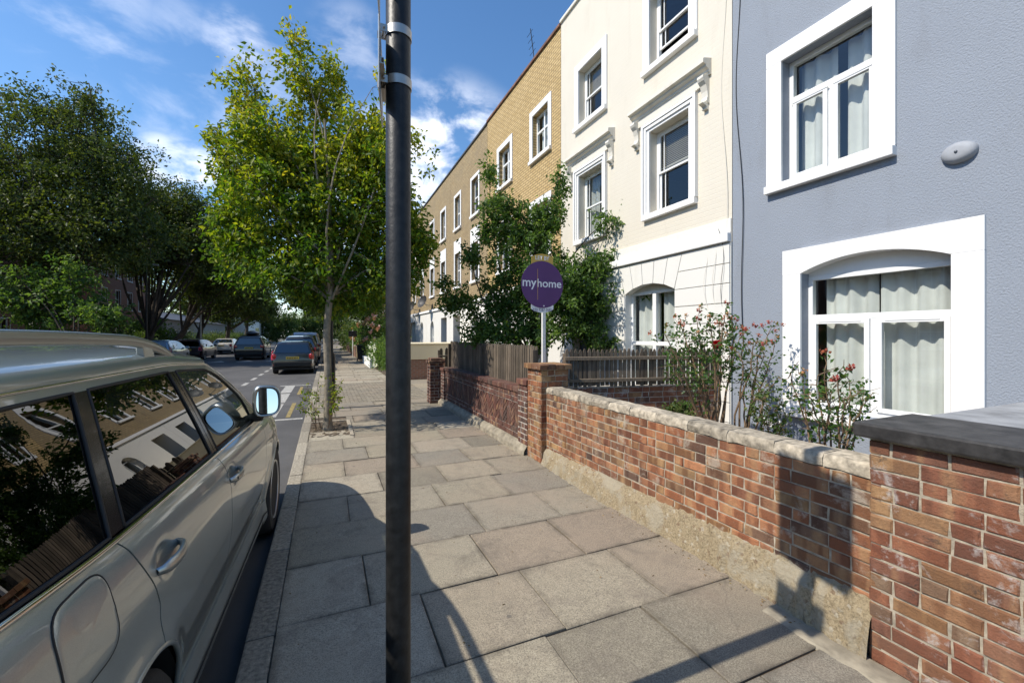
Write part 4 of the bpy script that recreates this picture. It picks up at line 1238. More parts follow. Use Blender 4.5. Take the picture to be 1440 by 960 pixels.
# ---- yellow stock brick house
Y1 = [(9.80, 10.72), (12.30, 13.25)]
ops = [(a, c, 6.52, 7.74) for a, c in Y1]+[(a, c, 3.75, 5.2) for a, c in Y1]+[(12.2, 13.4, .9, 2.4), (9.8, 10.8, .1, 2.4)]
t = house_shell('terraced_house', 'bright yellow stock brick house with plain white window surrounds', 9.165, 14.395, M['yellow_brick'], ops, ground=M['white_wall'], h=9.25, bandz=2.98)
for (a, c) in Y1:
    window(t, FX, a, c, 6.52, 7.74, 'cross', rec=.12, surround=(.17, .03), curt=[(.05, .4), (.6, .95)])
    window(t, FX, a, c, 3.75, 5.2, 'cross', rec=.12, surround=(.17, .03), curt=[(.05, .5)])
window(t, FX, 12.2, 13.4, .9, 2.4, 'sash', rec=.12, curt=[(.05, .5)])
b = MB(); b.cbox(FX+.1, FX+.15, 9.85, 10.75, .1, 2.3, .01); b.build('door', M['door_paint'], t)
b = MB(); b.tube([(FX+.2, 10.95, 9.2), (FX+.05, 10.98, 10.4)], .012, 6)
for k in range(4): b.tube([(FX+.12-.03*k, 10.8, 9.75+k*.17), (FX+.12-.03*k, 11.16, 9.75+k*.17)], .006, 5)
tag(b.build('tv_aerial', M['seal'], loc=(FX+.2, 10.95, 9.2)), 'small dark television aerial on the parapet of the yellow brick house', 'aerial')

# ---- brown stock brick houses, handed in pairs
def brown_house(y0, flip, label, group):
    L = 5.02; y1 = y0+L-.01; yc = (y0+y1)/2
    m = (lambda v: y0+v) if not flip else (lambda v: y1-v)
    def rng_(a, c): return tuple(sorted((m(a), m(c))))
    wy = [rng_(.95, 1.77), rng_(3.35, 4.17)]; dr = rng_(3.35, 4.45); gw = rng_(.95, 1.75)
    ops = [(*o, 6.35, 7.75) for o in wy]+[(*o, 3.78, 5.25) for o in wy]+[(*gw, .75, 2.45), (*dr, .05, 2.5)]
    t = house_shell('terraced_house', label, y0, y1, M['brown_brick'], ops, ground=M['white_wall'], h=9.2, group=group, coping=M['slate'], bandz=2.9)
    for o in wy:
        window(t, FX, *o, 6.35, 7.75, 'six', rec=.12, surround=(.13, .03), glass=M['glass'])
        window(t, FX, *o, 3.78, 5.25, 'six', rec=.12, surround=(.13, .03), head=.45, glass=M['glass'])
    g = window(t, FX, *gw, .75, 2.30, 'six', rec=.12, sill=True, curt=[(.0, .5)])
    b = MB(); spandrel(b, FX-.02, gw[0], gw[1], 2.12, .30, 2.46, .16); b.build('window_arch', M['white_wall'], t, fix=False)
    b = MB(); b.cbox(FX+.5, FX+.55, dr[0]+.05, dr[1]-.05, .05, 2.15, .01); do = b.build('door', M['door_paint'], t)
    b = MB(); b.box(FX+.16, FX+.52, dr[0]-.02, dr[0], .05, 2.5); b.box(FX+.16, FX+.52, dr[1], dr[1]+.02, .05, 2.5); b.box(FX+.16, FX+.52, dr[0], dr[1], 2.5, 2.52); b.build('porch_lining', M['white_wall'], t)
    return t
grp = 'brown brick terraced houses down the right side'
ords = ['first', 'second', 'third', 'fourth', 'fifth', 'sixth', 'seventh', 'eighth', 'ninth', 'tenth', 'eleventh', 'twelfth']
y0 = 14.405
hA = brown_house(y0, False, 'first brown brick terraced house beyond the yellow brick one', grp)
hB = brown_house(y0+5.02, True, 'second brown brick terraced house beyond the yellow brick house', grp)
for k in range(2, 12):
    src = hA if k % 2 == 0 else hB
    c = copy_tree(src)
    c.location.y = src.location.y + 5.02*(k-(k % 2))
    c['label'] = '%s brown brick terraced house counting from the yellow brick one down the street' % ords[k]
# satellite dishes
for i, (yy, zz, rr_) in enumerate(((26.6, 3.35, .36), (23.2, 3.42, .36))):
    t = empty('satellite_dish', (FX, yy, zz), ['dark satellite dish farther along the white band, left of the other dish', 'dark satellite dish on the brown brick wall nearer the garden tree'][i], 'satellite dish')
    b = MB(); rows = []
    ax = Vector((-.75, -.35, .35)).normalized(); u_ = ax.orthogonal().normalized(); v_ = ax.cross(u_)
    cc = Vector((FX-.45, yy, zz))
    for j_ in range(6):
        r = rr_*j_/5; rows.append([tuple(cc+ax*(.35*r*r/rr_)+(u_*math.cos(a)+v_*math.sin(a))*r) for a in [2*math.pi*k/20 for k in range(21)]])
    b.grid(rows); b.build('dish', M['cap_black'], t, smooth='all', fix=False)
    b = MB(); b.tube([(FX, yy, zz-.15), (FX-.3, yy, zz-.15), tuple(cc)], .02, 6); b.build('bracket', M['steel'], t)
    b = MB(); b.tube([tuple(cc-v_*rr_*.9), tuple(cc+ax*.4)], .012, 6); b.ball(tuple(cc+ax*.42), .05, 8, 6); b.build('receiver_arm', M['steel'], t)
# portico columns of the far white ground floor
t = empty('portico', (FX-.5, 29.6, 0), 'small white portico with columns projecting from the far white ground floor', 'portico')
for yy in (28.9, 30.3):
    b = MB(); b.lathe([(.16, 0), (.16, .12), (.12, .16), (.105, 2.3), (.15, 2.36), (.15, 2.45)], (FX-.75, yy, 0), 'z', 16); b.build('column', M['trim'], t, smooth=True)
b = MB(); b.cbox(FX-.95, FX-.03, 28.65, 30.55, 2.455, 2.85, .02); b.build('entablature', M['trim'], t)

# ---- opposite side
def far_building(name, label, x, y0, y1, h, mat, ops, glass, depth=9, roofh=2.2, roofmat=None, cat='building', frame='six'):
    t = empty(name, (x, (y0+y1)/2, 0), label, cat)
    b = MB(); wall_face(b, x, y0, y1, 0, h, ops, +1, .15)
    bx = x-depth
    b.add([(x, y0, 0), (bx, y0, 0), (bx, y0, h), (x, y0, h)], [(0, 1, 2, 3)])
    b.add([(x, y1, 0), (bx, y1, 0), (bx, y1, h), (x, y1, h)], [(0, 1, 2, 3)])
    b.add([(bx, y0, 0), (bx, y1, 0), (bx, y1, h), (bx, y0, h)], [(0, 1, 2, 3)])
    b.build('wall', mat, t, fix=False)
    b = MB(); xm = (x+bx)/2
    b.prism([(x+.25, h), (xm, h+roofh), (bx-.25, h), (bx-.25, h-.08), (x+.25, h-.08)], 'y', y0-.1, y1+.1)
    r_ = b.build('roof', roofmat or M['slate'], t)
    if roofh > 1.5:
        b = MB(); b.box(xm-.3, xm+.3, y0+.4, y0+1.4, h+roofh-.6, h+roofh+1.0); b.build('chimney', mat, r_)
    for o in ops:
        window(t, x, *o, frame, rec=.1, sgn=+1, sill=True, glass=glass, surround=(.06, .01))
    return t
def grid_ops(y0, y1, n, rows, w_=1.0):
    st = (y1-y0)/n
    return [(y0+st*(i+.5)-w_/2, y0+st*(i+.5)+w_/2, a, c) for i in range(n) for a, c in rows]
far_building('terraced_house', 'red brick house with white sash windows behind the trees on the left', -17, 45, 55, 9.2, M['red_brick'], grid_ops(45, 55, 4, ((1.0, 2.6), (4.0, 5.6), (6.7, 8.0))), M['dark_glass'], cat='house')
far_building('terraced_house', 'red brick house hidden behind the nearest big tree on the left', -17, 30, 41, 9.2, M['red_brick'], grid_ops(30, 41, 4, ((1.0, 2.6), (4.0, 5.6), (6.7, 8.0))), M['dark_glass'], cat='house')
for k, (a, c) in enumerate(((14, 24), (3, 13), (-8, 2))):
    far_building('terraced_house', 'red brick house %s on the opposite side, seen only in the reflections' % ('nearest the big tree', 'straight across the road', 'behind the camera')[k], -17, a, c, 7.4, M['red_brick'], grid_ops(a, c, 3, ((1.0, 2.6), (4.0, 5.6))), M['dark_glass'], cat='house')
far_building('low_building', 'long low pale grey building with a grey roof seen between the left trunks', -16.2, 58, 88, 3.4, M['grey_pale'], grid_ops(58, 88, 5, ((1.2, 2.2),), 1.6), M['dark_glass'], roofh=1.4)
far_building('white_building', 'white two-storey building at the far left end of the street', -13.5, 94, 126, 6.6, M['white_wall'], grid_ops(94, 126, 8, ((1.0, 2.6), (3.9, 5.3)), 1.1), M['dark_glass'], roofh=1.6)
far_building('brick_building', 'pale brick gable building behind the left trees', -24, 60, 74, 8.5, M['yellow_brick'], grid_ops(60, 74, 4, ((1.0, 2.6), (4.2, 5.6))), M['dark_glass'])
t = empty('garden_wall', (-13.2, 60, 0), 'dark brick garden wall along the opposite pavement under the hedge', 'brick wall')
b = MB(); b.box(-13.35, -13.15, 20, 92, 0, .9); b.build('body', M['red_brick'], t)
b = MB(); b.box(-13.38, -13.12, 20, 92, .903, .97); b.build('coping', M['coping'], t)
# =================================================================== vegetation
def W(u, v, d):
    a = (u-720)/600; b = (471-v)/600
    return Vector(((.3987+a*.9171)*d, (.9171-a*.3987)*d, 1.65+b*d))
def unit(a): return a/np.maximum(np.linalg.norm(a, axis=1, keepdims=True), 1e-9)
def leaf_mesh(name, mat, P, D, size, parent, g, width=.5, fold=.12, var=None, loc=None):
    """P base points, D growth directions; two folded triangles per leaf"""
    n = len(P); size = np.asarray(size).reshape(-1, 1) if np.ndim(size) else np.full((n, 1), size)
    D = unit(D); r = g.normal(size=(n, 3)); r[:, 2] += 0.0
    Sd = unit(np.cross(D, r)); Nn = np.cross(Sd, D)
    flip = np.sign(Nn[:, 2:3]+1e-6); Nn = Nn*flip
    w = width*.5*size; m = D*size*.45
    droop = Nn*size*-.10
    V = np.stack([P, P+m+Sd*w+Nn*size*fold, P+D*size+droop, P+m-Sd*w+Nn*size*fold], 1).reshape(-1, 3)
    o0 = org(parent) if parent is not None else Vector(loc or (0, 0, 0))
    V = V-np.array(o0)
    me = bpy.data.meshes.new(name)
    me.vertices.add(4*n); me.vertices.foreach_set('co', V.astype(np.float32).ravel())
    b = (np.arange(n)*4)[:, None]
    F = np.concatenate([b+np.array([[0, 1, 2]]), b+np.array([[0, 2, 3]])], 1).reshape(-1)
    me.loops.add(6*n); me.loops.foreach_set('vertex_index', F.astype(np.int32))
    me.polygons.add(2*n); me.polygons.foreach_set('loop_start', np.arange(0, 6*n, 3, dtype=np.int32))
    try: me.polygons.foreach_set('loop_total', np.full(2*n, 3, dtype=np.int32))
    except Exception: pass
    me.update(calc_edges=True)
    if var is None: var = np.clip(g.normal(.5, .22, n), 0, 1)
    at = me.attributes.new('var', 'FLOAT', 'FACE'); at.data.foreach_set('value', np.repeat(var, 2).astype(np.float32))
    me.materials.append(mat)
    o = bpy.data.objects.new(name, me); COL.objects.link(o)
    if parent is not None: o.parent = parent
    elif loc: o.location = loc
    return o
def bent(p, q, g, n=6, sag=.12, r0=.05, r1=.01):
    p = np.array(p); q = np.array(q); L = np.linalg.norm(q-p); k = g.normal(size=3)*sag*L
    ts = np.linspace(0, 1, n)
    return [tuple(p+(q-p)*t+k*np.sin(np.pi*t)*.5+np.array([0, 0, 1])*0) for t in ts], list(r0+(r1-r0)*ts)
def make_tree(name, label, base, trunk, clumps, ncl, per, cr, leaf, lm, bm_, seed, cat='tree', group=None, limb_r=.06, split=None, twigs=True, yellow_z=None, outline=.42, stems=1, cullz=None, vbias=0):
    g = np.random.default_rng(seed); base = Vector(base)
    t = empty(name, base, label, cat, group)
    b = MB()
    pts = [tuple(base+Vector(p[:3])) for p in trunk]; b.tube(pts, [p[3] for p in trunk], 14)
    b.lathe([(trunk[0][3]*1.5, -.05), (trunk[0][3]*1.15, .06), (trunk[0][3]*1.0, .16)], tuple(base), 'z', 14)
    top = np.array(pts[-1]); forks = [np.array(p) for p in pts[max(1, len(pts)//2):]]
    C = np.array([c[:3] for c in clumps]); Rr = np.array([c[3:6] for c in clumps])
    limbs = []
    for c, r in zip(C, Rr):
        allp = [np.array(p) for p in pts]
        okf = [p for p in allp[1:] if p[2] < c[2]-.35*(c[2]-pts[0][2])*.6 and p[2] >= base.z+.40*(top[2]-base.z)]
        f = okf[max(0, len(okf)-1-int(g.integers(min(3, len(okf)))))] if okf else allp[len(allp)//2]
        f = f+np.array([0, 0, g.uniform(-.12, .12)])
        end = c+np.array([0, 0, r[2]*.6])
        for s_ in range(stems):
            e2 = end+g.normal(size=3)*r*.3*(s_ > 0)
            P_, R_ = bent(f, e2, g, 8, .14, limb_r*(1 if s_ == 0 else .7), limb_r*.2)
            b.tube(P_, R_, 8); limbs.append(np.array(P_))
    LP = np.concatenate(limbs)
    vol = (Rr[:, 0]*Rr[:, 1]*Rr[:, 2])**.75; pr = vol/vol.sum()
    ci = g.choice(len(C), ncl, p=pr)
    d = unit(g.normal(size=(ncl, 3))); rad = g.random(ncl)**outline
    rad = rad*(1+.16*g.normal(size=ncl))
    Q = C[ci]+d*rad[:, None]*Rr[ci]
    # holes: drop clusters where a coarse random field is low
    ph = g.random((5, 3))*6.28; fr = g.normal(size=(5, 3))*(1.6/np.mean(Rr))
    fld = sum(np.sin(Q@fr[i]+ph[i, 0]) for i in range(5))
    keep = fld > -1.5
    Q = Q[keep]
    n = len(Q)
    # twigs
    tw = MB()
    near = np.array([LP[np.argmin(((LP-q)**2).sum(1))] for q in Q])
    if twigs:
        for i in range(0, n, 1 if n < 900 else 2):
            P_, R_ = bent(near[i], Q[i], g, 4, .15, limb_r*.16, limb_r*.05)
            tw.tube(P_, R_, 4, caps=False)
    if twigs: b.add(tw.v, tw.f)
    b.build('trunk', bm_, t, smooth=True, fix=False)
    out = unit(Q-near+1e-3*g.normal(size=Q.shape)); out[:, 2] += .15
    # leaves strung along a shoot through each cluster
    m = n*per; idx = np.repeat(np.arange(n), per)
    shoot = unit(out+.7*g.normal(size=out.shape))
    tt = g.random(m)*2-1
    P = Q[idx]+shoot[idx]*tt[:, None]*cr+g.normal(size=(m, 3))*cr*.36
    D = shoot[idx]*.6+g.normal(size=(m, 3))*.75+np.array([0, 0, -.25])
    clv = g.normal(0, .16, n)[idx]
    var = .40+clv+g.normal(0, .17, m)+vbias
    if yellow_z: var += np.clip((P[:, 2]-yellow_z[0])/(yellow_z[1]-yellow_z[0]), 0, 1)*yellow_z[2]-.12
    leaf_mesh('crown', lm, P, D, leaf*(.65+.6*g.random(m)), t, g, var=np.clip(var, 0, 1))
    return t
def cl(u, v, d, *r):
    r = r if len(r) == 3 else (r[0], r[0], r[0])
    return (*W(u, v, d), *r)

# young street tree in the near pit
make_tree('street_tree', 'young street tree with yellow-green leaves growing from the pavement pit by the kerb', (.02, 8.1, 0),
    [(0, 0, 0, .075), (.01, .02, .8, .062), (-.02, 0, 1.7, .058), (.03, .03, 2.3, .055), (.05, 0, 3.0, .045), (.02, .05, 4.2, .03), (-.05, 0, 5.4, .018)],
    [cl(346, 138, 7.8, .34, .34, .80), cl(416, 108, 7.7, .30, .32, .85), cl(458, 138, 8.0, .36, .36, .80), cl(524, 165, 7.6, .45, .42, .88), cl(535, 200, 7.7, .6, .5, .6), cl(372, 205, 7.5, .7, .7, .8), cl(450, 225, 7.9, 1.0, 1.0, .9),
     cl(540, 245, 7.8, .75, .75, .95), cl(328, 255, 8, .45, .5, .75), cl(395, 300, 7.6, 1.0, 1.0, .8), cl(500, 320, 8, 1.15, 1.05, .8), cl(345, 345, 7.9, .55, .6, .6), cl(578, 320, 7.9, .42, .5, .75),
     cl(430, 380, 7.7, 1.0, 1.1, .42), cl(540, 385, 7.9, .75, .8, .42), cl(360, 388, 7.6, .5, .5, .22), cl(596, 345, 8, .25, .3, .35), cl(300, 190, 7.7, .26, .2, .14), cl(320, 300, 7.4, .35, .3, .25), cl(480, 420, 7.9, .8, .8, .25)],
    2500, 22, .17, .098, M['leaf_street'], M['bark'], 11, limb_r=.022, yellow_z=(2.6, 5.6, .42), vbias=-.02)

# garden tree behind the fence
make_tree('garden_tree', 'leafy dark green tree spreading over the picket fence behind the purple board', (4.0, 8.1, 0),
    [(0, 0, 0, .09), (.02, 0, .6, .08), (0, .02, 1.2, .07), (.03, 0, 2.0, .05), (0, 0, 3.0, .03)],
    [cl(750, 400, 8.8, 1.15, 1.1, .8), cl(690, 430, 8.8, .75, .8, .55), cl(820, 425, 8.8, .8, .8, .55), cl(742, 325, 9, .65, .7, .65), cl(700, 295, 9, .34, .4, .45), cl(688, 245, 9, .13, .15, .38), cl(788, 262, 9, .16, .2, .42),
     cl(772, 305, 9, .35, .4, .4), cl(858, 315, 8.6, .34, .3, .20), cl(886, 290, 8.4, .12, .12, .14), cl(845, 375, 8.6, .5, .5, .35), cl(890, 405, 8.4, .26, .3, .20), cl(640, 425, 9, .42, .4, .25), cl(662, 360, 9, .26, .3, .3),
     cl(625, 398, 9.2, .2, .2, .12), cl(760, 468, 8.8, 1.1, 1.0, .3), cl(830, 470, 8.6, .5, .6, .3), cl(690, 330, 9, .3, .3, .25), cl(680, 470, 8.8, .5, .6, .25)],
    1750, 24, .13, .086, M['leaf_garden'], M['dark_bark'], 23, limb_r=.028)

# large trees on the opposite pavement
TG = 'big dark trees along the opposite pavement'
def big(u, d, label, clumps, seed, ncl, leaf=.17, h=2.4, r=.32, base=None, lean=.3, lm=None, stems=2):
    p = W(u, 480, d); base = base or (p.x, p.y, 0)
    g = random.Random(seed); l = lean
    return make_tree('plane_tree', label, base, [(0, 0, 0, r), (l*.1, 0, .8, r*.85), (l*.4, 0, h*.6, r*.8), (l, 0, h, r*.75), (l*1.6, .2, h+1.5, r*.5)],
        [(*W(a[0], a[1], a[2]), *a[3]) for a in clumps], int(ncl*1.5), 30, .50, leaf*1.35, lm or M['leaf_dark'], M['dark_bark'], seed, group=TG, limb_r=r*.42, stems=stems)
big(70, 24, 'tallest dark tree nearest on the left, its crown reaching highest over the parked silver car', [(100, 205, 24, (3.2, 3.2, 2.9)), (50, 215, 24, (3.5, 3.5, 3.0)), (140, 250, 23, (2.6, 2.6, 2.6)), (182, 250, 23, (1.3, 1.3, 1.3)), (130, 150, 24, (1.0, 1.0, 1.1)), (175, 320, 23, (2.2, 2.4, 2.2)), (110, 320, 23, (3.5, 3, 2.6)), (30, 320, 23, (4, 3.5, 2.6)), (-30, 240, 24, (3.6, 3.6, 3.4))], 31, 1500, .15)
big(199, 31, 'dark multi-stemmed tree in front of the red brick house', [(215, 300, 31, (2.8, 2.8, 2.4)), (255, 292, 31, (2.0, 2.2, 1.7)), (200, 350, 31, (3, 3, 2)), (245, 350, 31, (3, 3, 2.2)), (290, 340, 31, (1.8, 2, 1.6))], 32, 800, .17, h=1.6, lean=.5, stems=4)
big(239, 37, 'dark tree with a thick leaning forked trunk, second of the forked pair', [(270, 350, 37, (3, 3, 3)), (305, 335, 37, (3, 3, 2.8)), (330, 370, 37, (2.2, 2.2, 2.0)), (280, 400, 37, (3.2, 3, 1.6))], 33, 760, .18, h=1.8, lean=.9, stems=4)
big(277, 45, 'dark tree with upright fan of stems before the long grey building', [(310, 380, 45, (3.4, 3.4, 3)), (340, 375, 45, (3, 3, 3)), (300, 410, 45, (3.2, 3, 1.8)), (345, 415, 45, (2.4, 2.4, 1.8))], 34, 700, .2, h=2, lean=.3, stems=4)
big(319, 57, 'smaller rounded dark tree farther down the left pavement', [(335, 420, 57, (3.6, 3.6, 2.8)), (355, 405, 57, (2.8, 2.8, 2.6)), (366, 432, 57, (1.9, 2, 1.6)), (310, 435, 57, (2, 2, 1.6))], 35, 520, .24, lean=.2)
big(345, 74, 'last dark tree before the white building at the left', [(362, 432, 74, (2.8, 2.8, 2.4)), (374, 440, 74, (1.5, 1.5, 1.3)), (345, 440, 74, (2, 2, 1.6))], 36, 320, .28, lean=.2)
make_tree('shrub', 'bright leafed shrub in the opposite garden just above the car roof rail', (-10.9, 26.5, 0), [(0, 0, 0, .1), (0, 0, .8, .08), (0, .1, 1.5, .06)],
    [cl(100, 425, 20.5, 1.6, 1.5, 1.2), cl(60, 430, 20.5, 1.8, 1.5, 1.2), cl(95, 390, 20.5, .8, .8, .8), cl(140, 440, 20.5, 1.1, 1.1, .9), cl(20, 410, 20.5, 1.6, 1.5, 1.4)], 520, 26, .3, .20, M['leaf_garden'], M['dark_bark'], 41, cat='shrub', limb_r=.05, vbias=.15)
# street trees receding on the right kerb
RG = 'street trees receding along the right kerb'
for i, (yy, hh, lab, ncl) in enumerate(((27.5, 5.2, 'dark street tree beyond the black hatchback, nearest of the far kerbside trees', 520), (41, 5.6, 'second of the far kerbside trees in shade on the right', 420), (57, 6, 'third of the far kerbside trees on the right', 320), (76, 6.2, 'farthest kerbside tree on the right', 240))):
    x = -.05
    make_tree('street_tree', lab, (x, yy, 0), [(0, 0, 0, .14), (.15, 0, 1.5, .12), (.1, 0, 2.6, .1), (.1, .1, 4, .06)],
        [(x, yy, hh, 2.0, 2.0, 1.7), (x+1.3, yy+.5, hh-.6, 1.7, 1.7, 1.3), (x-1.2, yy-.4, hh-.7, 1.5, 1.7, 1.2), (x+2.4, yy, hh-.9, 1.2, 1.3, 1.0), (x, yy, hh-1.4, 2.4, 2.2, .7)], ncl, 24, .4, .26, M['leaf_far'], M['dark_bark'], 50+i, group=RG, limb_r=.06, twigs=False)
EG = 'trees closing the far end of the street'
for i, (x, yy, hh, r_, lab) in enumerate(((-10.5, 112, 5.2, 3.3, 'sunlit yellow-green tree left of centre at the end of the street'), (-6, 128, 5.0, 3.6, 'round green tree closing the far end of the street'), (-1.5, 134, 5.6, 4.0, 'dark green tree at the end of the street above the parked cars'), (3.5, 126, 5.5, 3.5, 'far tree at the right side of the street end'), (-15.5, 140, 4.8, 4.2, 'far tree beside the white building'))):
    make_tree('far_tree', lab, (x, yy, 0), [(0, 0, 0, .2), (0, 0, 2, .16), (.1, 0, 3, .12)], [(x, yy, hh, r_, r_, r_*.8), (x, yy, 1.9, r_*1.15, r_, 1.7), (x+r_*.6, yy, hh-.8, r_*.6, r_*.6, r_*.5), (x-r_*.6, yy, hh-1, r_*.6, r_*.6, r_*.5)], 420, 22, .7, .45, M['leaf_far'], M['dark_bark'], 60+i, group=EG, limb_r=.08, twigs=False)
make_tree('garden_tree', 'large garden tree overhanging the far right pavement', (3.6, 40, 0), [(0, 0, 0, .15), (0, 0, 1.6, .12), (.1, 0, 3, .09)], [(3.2, 40, 4.8, 1.8, 2.5, 1.6), (2.6, 37, 4.2, 1.3, 1.8, 1.2), (3, 44, 4.6, 1.6, 2.4, 1.5)], 420, 22, .4, .26, M['leaf_far'], M['dark_bark'], 71, limb_r=.06, twigs=False)

def bush(name, label, center, r, n, leaf, lm, seed, cat='shrub', flowers=None, per=14, z0=.05, box=False):
    g = np.random.default_rng(seed); c = np.array(center); r = np.array(r)
    t = empty(name, (c[0], c[1], 0), label, cat)
    b = MB()
    for i in range(9):
        e = c+g.normal(size=3)*r*.35; P_, R_ = bent((c[0]+g.normal()*.08, c[1]+g.normal()*.08, 0), e, g, 5, .1, .022, .006); b.tube(P_, R_, 5)
    b.build('stems', M['dark_bark'], t, fix=False)
    if box:
        Q = c+(g.random((n, 3))*2-1)*r; Q += g.normal(size=Q.shape)*.03
    else:
        d = unit(g.normal(size=(n, 3))); Q = c+d*(g.random((n, 1))**.4)*r*(1+.12*g.normal(size=(n, 1)))
    Q[:, 2] = np.maximum(Q[:, 2], z0)
    m = n*per; idx = np.repeat(np.arange(n), per)
    P = Q[idx]+g.normal(size=(m, 3))*leaf*1.5; P[:, 2] = np.maximum(P[:, 2], z0*.6)
    D = (Q-c)[idx]*.6+g.normal(size=(m, 3))
    leaf_mesh('foliage', lm, P, D, leaf*(.7+.6*g.random(m)), t, g)
    if flowers:
        fm, nf, fs = flowers
        d = unit(g.normal(size=(nf, 3))); d[:, 0] = -abs(d[:, 0]); F = c+d*r*1.0 if not box else c+np.stack([-r[0]*np.ones(nf), (g.random(nf)*2-1)*r[1], (g.random(nf)*2-1)*r[2]], 1)
        k = 12; proto = leaf_mesh('flower', fm, F[0]+g.normal(size=(k, 3))*fs*.3, g.normal(size=(k, 3)), fs, t, g, width=.9)
        for q in F[1:]:
            o = proto.copy(); COL.objects.link(o); o.parent = t; o.location = proto.location+Vector(q-F[0])
    return t
for i, (x, yy, hh, r_, lab) in enumerate(((-22, 50, 6.5, 4.5, 'garden tree behind the red brick houses on the left'), (-20.5, 92, 6.0, 5.0, 'tree rising behind the end of the long grey building'), (-27, 80, 7.5, 5.5, 'broad tree behind the middle of the long grey building'), (-24, 112, 6, 5.5, 'tree behind the white two-storey building'))):
    make_tree('far_tree', lab, (x, yy, 0), [(0, 0, 0, .25), (0, 0, 2.5, .2), (.1, 0, 4, .14)], [(x, yy, hh, r_, r_, r_*.75), (x, yy, 3.0, r_, r_, 2.2)], 420, 22, .8, .5, M['leaf_dark'], M['dark_bark'], 160+i, limb_r=.1, twigs=False)
bush('flowering_shrub', 'large climbing rose bush with pale pink flowers just left of the black pole', (2.9, 27.5, 1.7), (.9, 2.2, 1.3), 420, .13, M['leaf_garden'], 81, flowers=(M['petal_pink'], 34, .16))
bush('flowering_hedge', 'bright green hedge with small white flowers behind the low white wall', (2.55, 22.6, .65), (.42, 2.1, .62), 420, .09, M['leaf_garden'], 82, flowers=(M['petal_white'], 40, .07), box=True)
bush('hedge', 'dark green hedge on the wall by the cream rendered parapet', (2.7, 19.3, .75), (.35, 1.2, .6), 200, .09, M['leaf_garden'], 83, box=True)
bush('climbing_shrub', 'mixed climbing plants with red flowers over the far garden wall', (2.5, 37, 1.5), (.7, 3, 1.1), 300, .16, M['leaf_garden'], 84, flowers=(M['rose_orange'], 20, .16))
bush('far_shrub', 'overhanging green shrub farthest along the right pavement', (2.3, 50, 1.5), (.8, 6, 1.3), 260, .25, M['leaf_far'], 85)
g_ = 0
for (yy, L_, lab) in ((34, 8, 'clipped hedge on the opposite wall nearest the dark tree trunks'), (50, 8, 'long clipped hedge on the opposite wall before the red brick house'), (68, 9, 'clipped hedge in front of the long grey building'), (84, 7, 'last clipped hedge on the opposite wall')):
    bush('hedge', lab, (-13.6, yy, 1.0), (.4, L_*.95, .62), 420, .2, M['leaf_far'], 90+g_, box=True, cat='hedge'); g_ += 1
bush('shrub', 'green shrub growing in the opposite garden by the red brick house', (-14.6, 47, 1.5), (1.2, 2.5, 1.2), 200, .3, M['leaf_garden'], 95)

# roses
def rose(name, label, base, stems, seed, leaf=.045, nleaf=26, hips=(0, None), leafm=None, spread=.09, stem_r=.012, cat='rose bush', bare=.58):
    """stems: list of polylines in world coordinates"""
    g = np.random.default_rng(seed)
    t = empty(name, base, label, cat); b = MB(); P = []; D = []; tips = []
    for st in stems:
        st = [np.array(p, float) for p in st]
        k = len(st); rads = [stem_r*(1-.75*i/(k-1)) for i in range(k)] if k > 1 else [stem_r]
        pts = []
        for a, c in zip(st[:-1], st[1:]):
            for i in range(4): pts.append(a+(c-a)*i/4+g.normal(size=3)*.006)
        pts.append(st[-1]); rr = [stem_r*(1-.75*i/(len(pts)-1)) for i in range(len(pts))]
        b.tube([tuple(p) for p in pts], rr, 6)
        for i in range(int(len(pts)*bare), len(pts)):
            for q in range(2):
                e = pts[i]+g.normal(size=3)*spread*np.array([1, 1, .8])+np.array([0, 0, spread*.3])
                b.tube([tuple(pts[i]), tuple((pts[i]+e)/2+g.normal(size=3)*.01), tuple(e)], [.0035, .0028, .0015], 4, caps=False)
                tips.append(e)
                for _ in range(nleaf//6):
                    s = g.random(); c0 = pts[i]+(e-pts[i])*(.3+.7*s)
                    dd = g.normal(size=3)+np.array([0, 0, -.1])
                    for lf in range(5):
                        P.append(c0+g.normal(size=3)*leaf*.5+unit(dd[None])[0]*leaf*lf*.3); D.append(dd+g.normal(size=3)*.9)
    b.build('stems', M['rose_stem'], t, smooth=True, fix=False)
    P = np.array(P); leaf_mesh('foliage', leafm or M['leaf_rose'], P, np.array(D), leaf*(.7+.6*g.random(len(P))), t, g, width=.62)
    tips = np.array(tips)
    n, hm = hips
    if n:
        hi = tips[np.argsort(-tips[:, 2]-g.random(len(tips))*.25)][:n]
        k = 14; protos = []
        for j in range(3):
            protos.append((leaf_mesh('faded_bloom', hm, hi[j]+g.normal(size=(k, 3))*.012+np.array([0, 0, .02]), g.normal(size=(k, 3)), .024, t, g, width=1.0, var=np.clip(g.normal(.2+.35*j, .12, k), 0, 1)), hi[j]))
        for q in range(3, n):
            pr_, h0 = protos[q % 3]; o = pr_.copy(); COL.objects.link(o); o.parent = t; o.location = Vector(hi[q]-h0)
    return t
def fan(base, spread_uv, d, g, n0=3):
    out = []
    for (u, v) in spread_uv:
        e = W(u, v, d+g.uniform(-.35, .35)); b0 = Vector(base)+Vector((g.uniform(-.06, .06), g.uniform(-.06, .06), 0))
        m1 = b0.lerp(e, .35)+Vector((g.uniform(-.05, .05), g.uniform(-.05, .05), .12)); m2 = b0.lerp(e, .72)+Vector((g.uniform(-.05, .05), g.uniform(-.05, .05), .10))
        out.append([b0, m1, m2, e])
    return out
gq = random.Random(3)
base = W(1004, 588, 5.0); base.z = .1
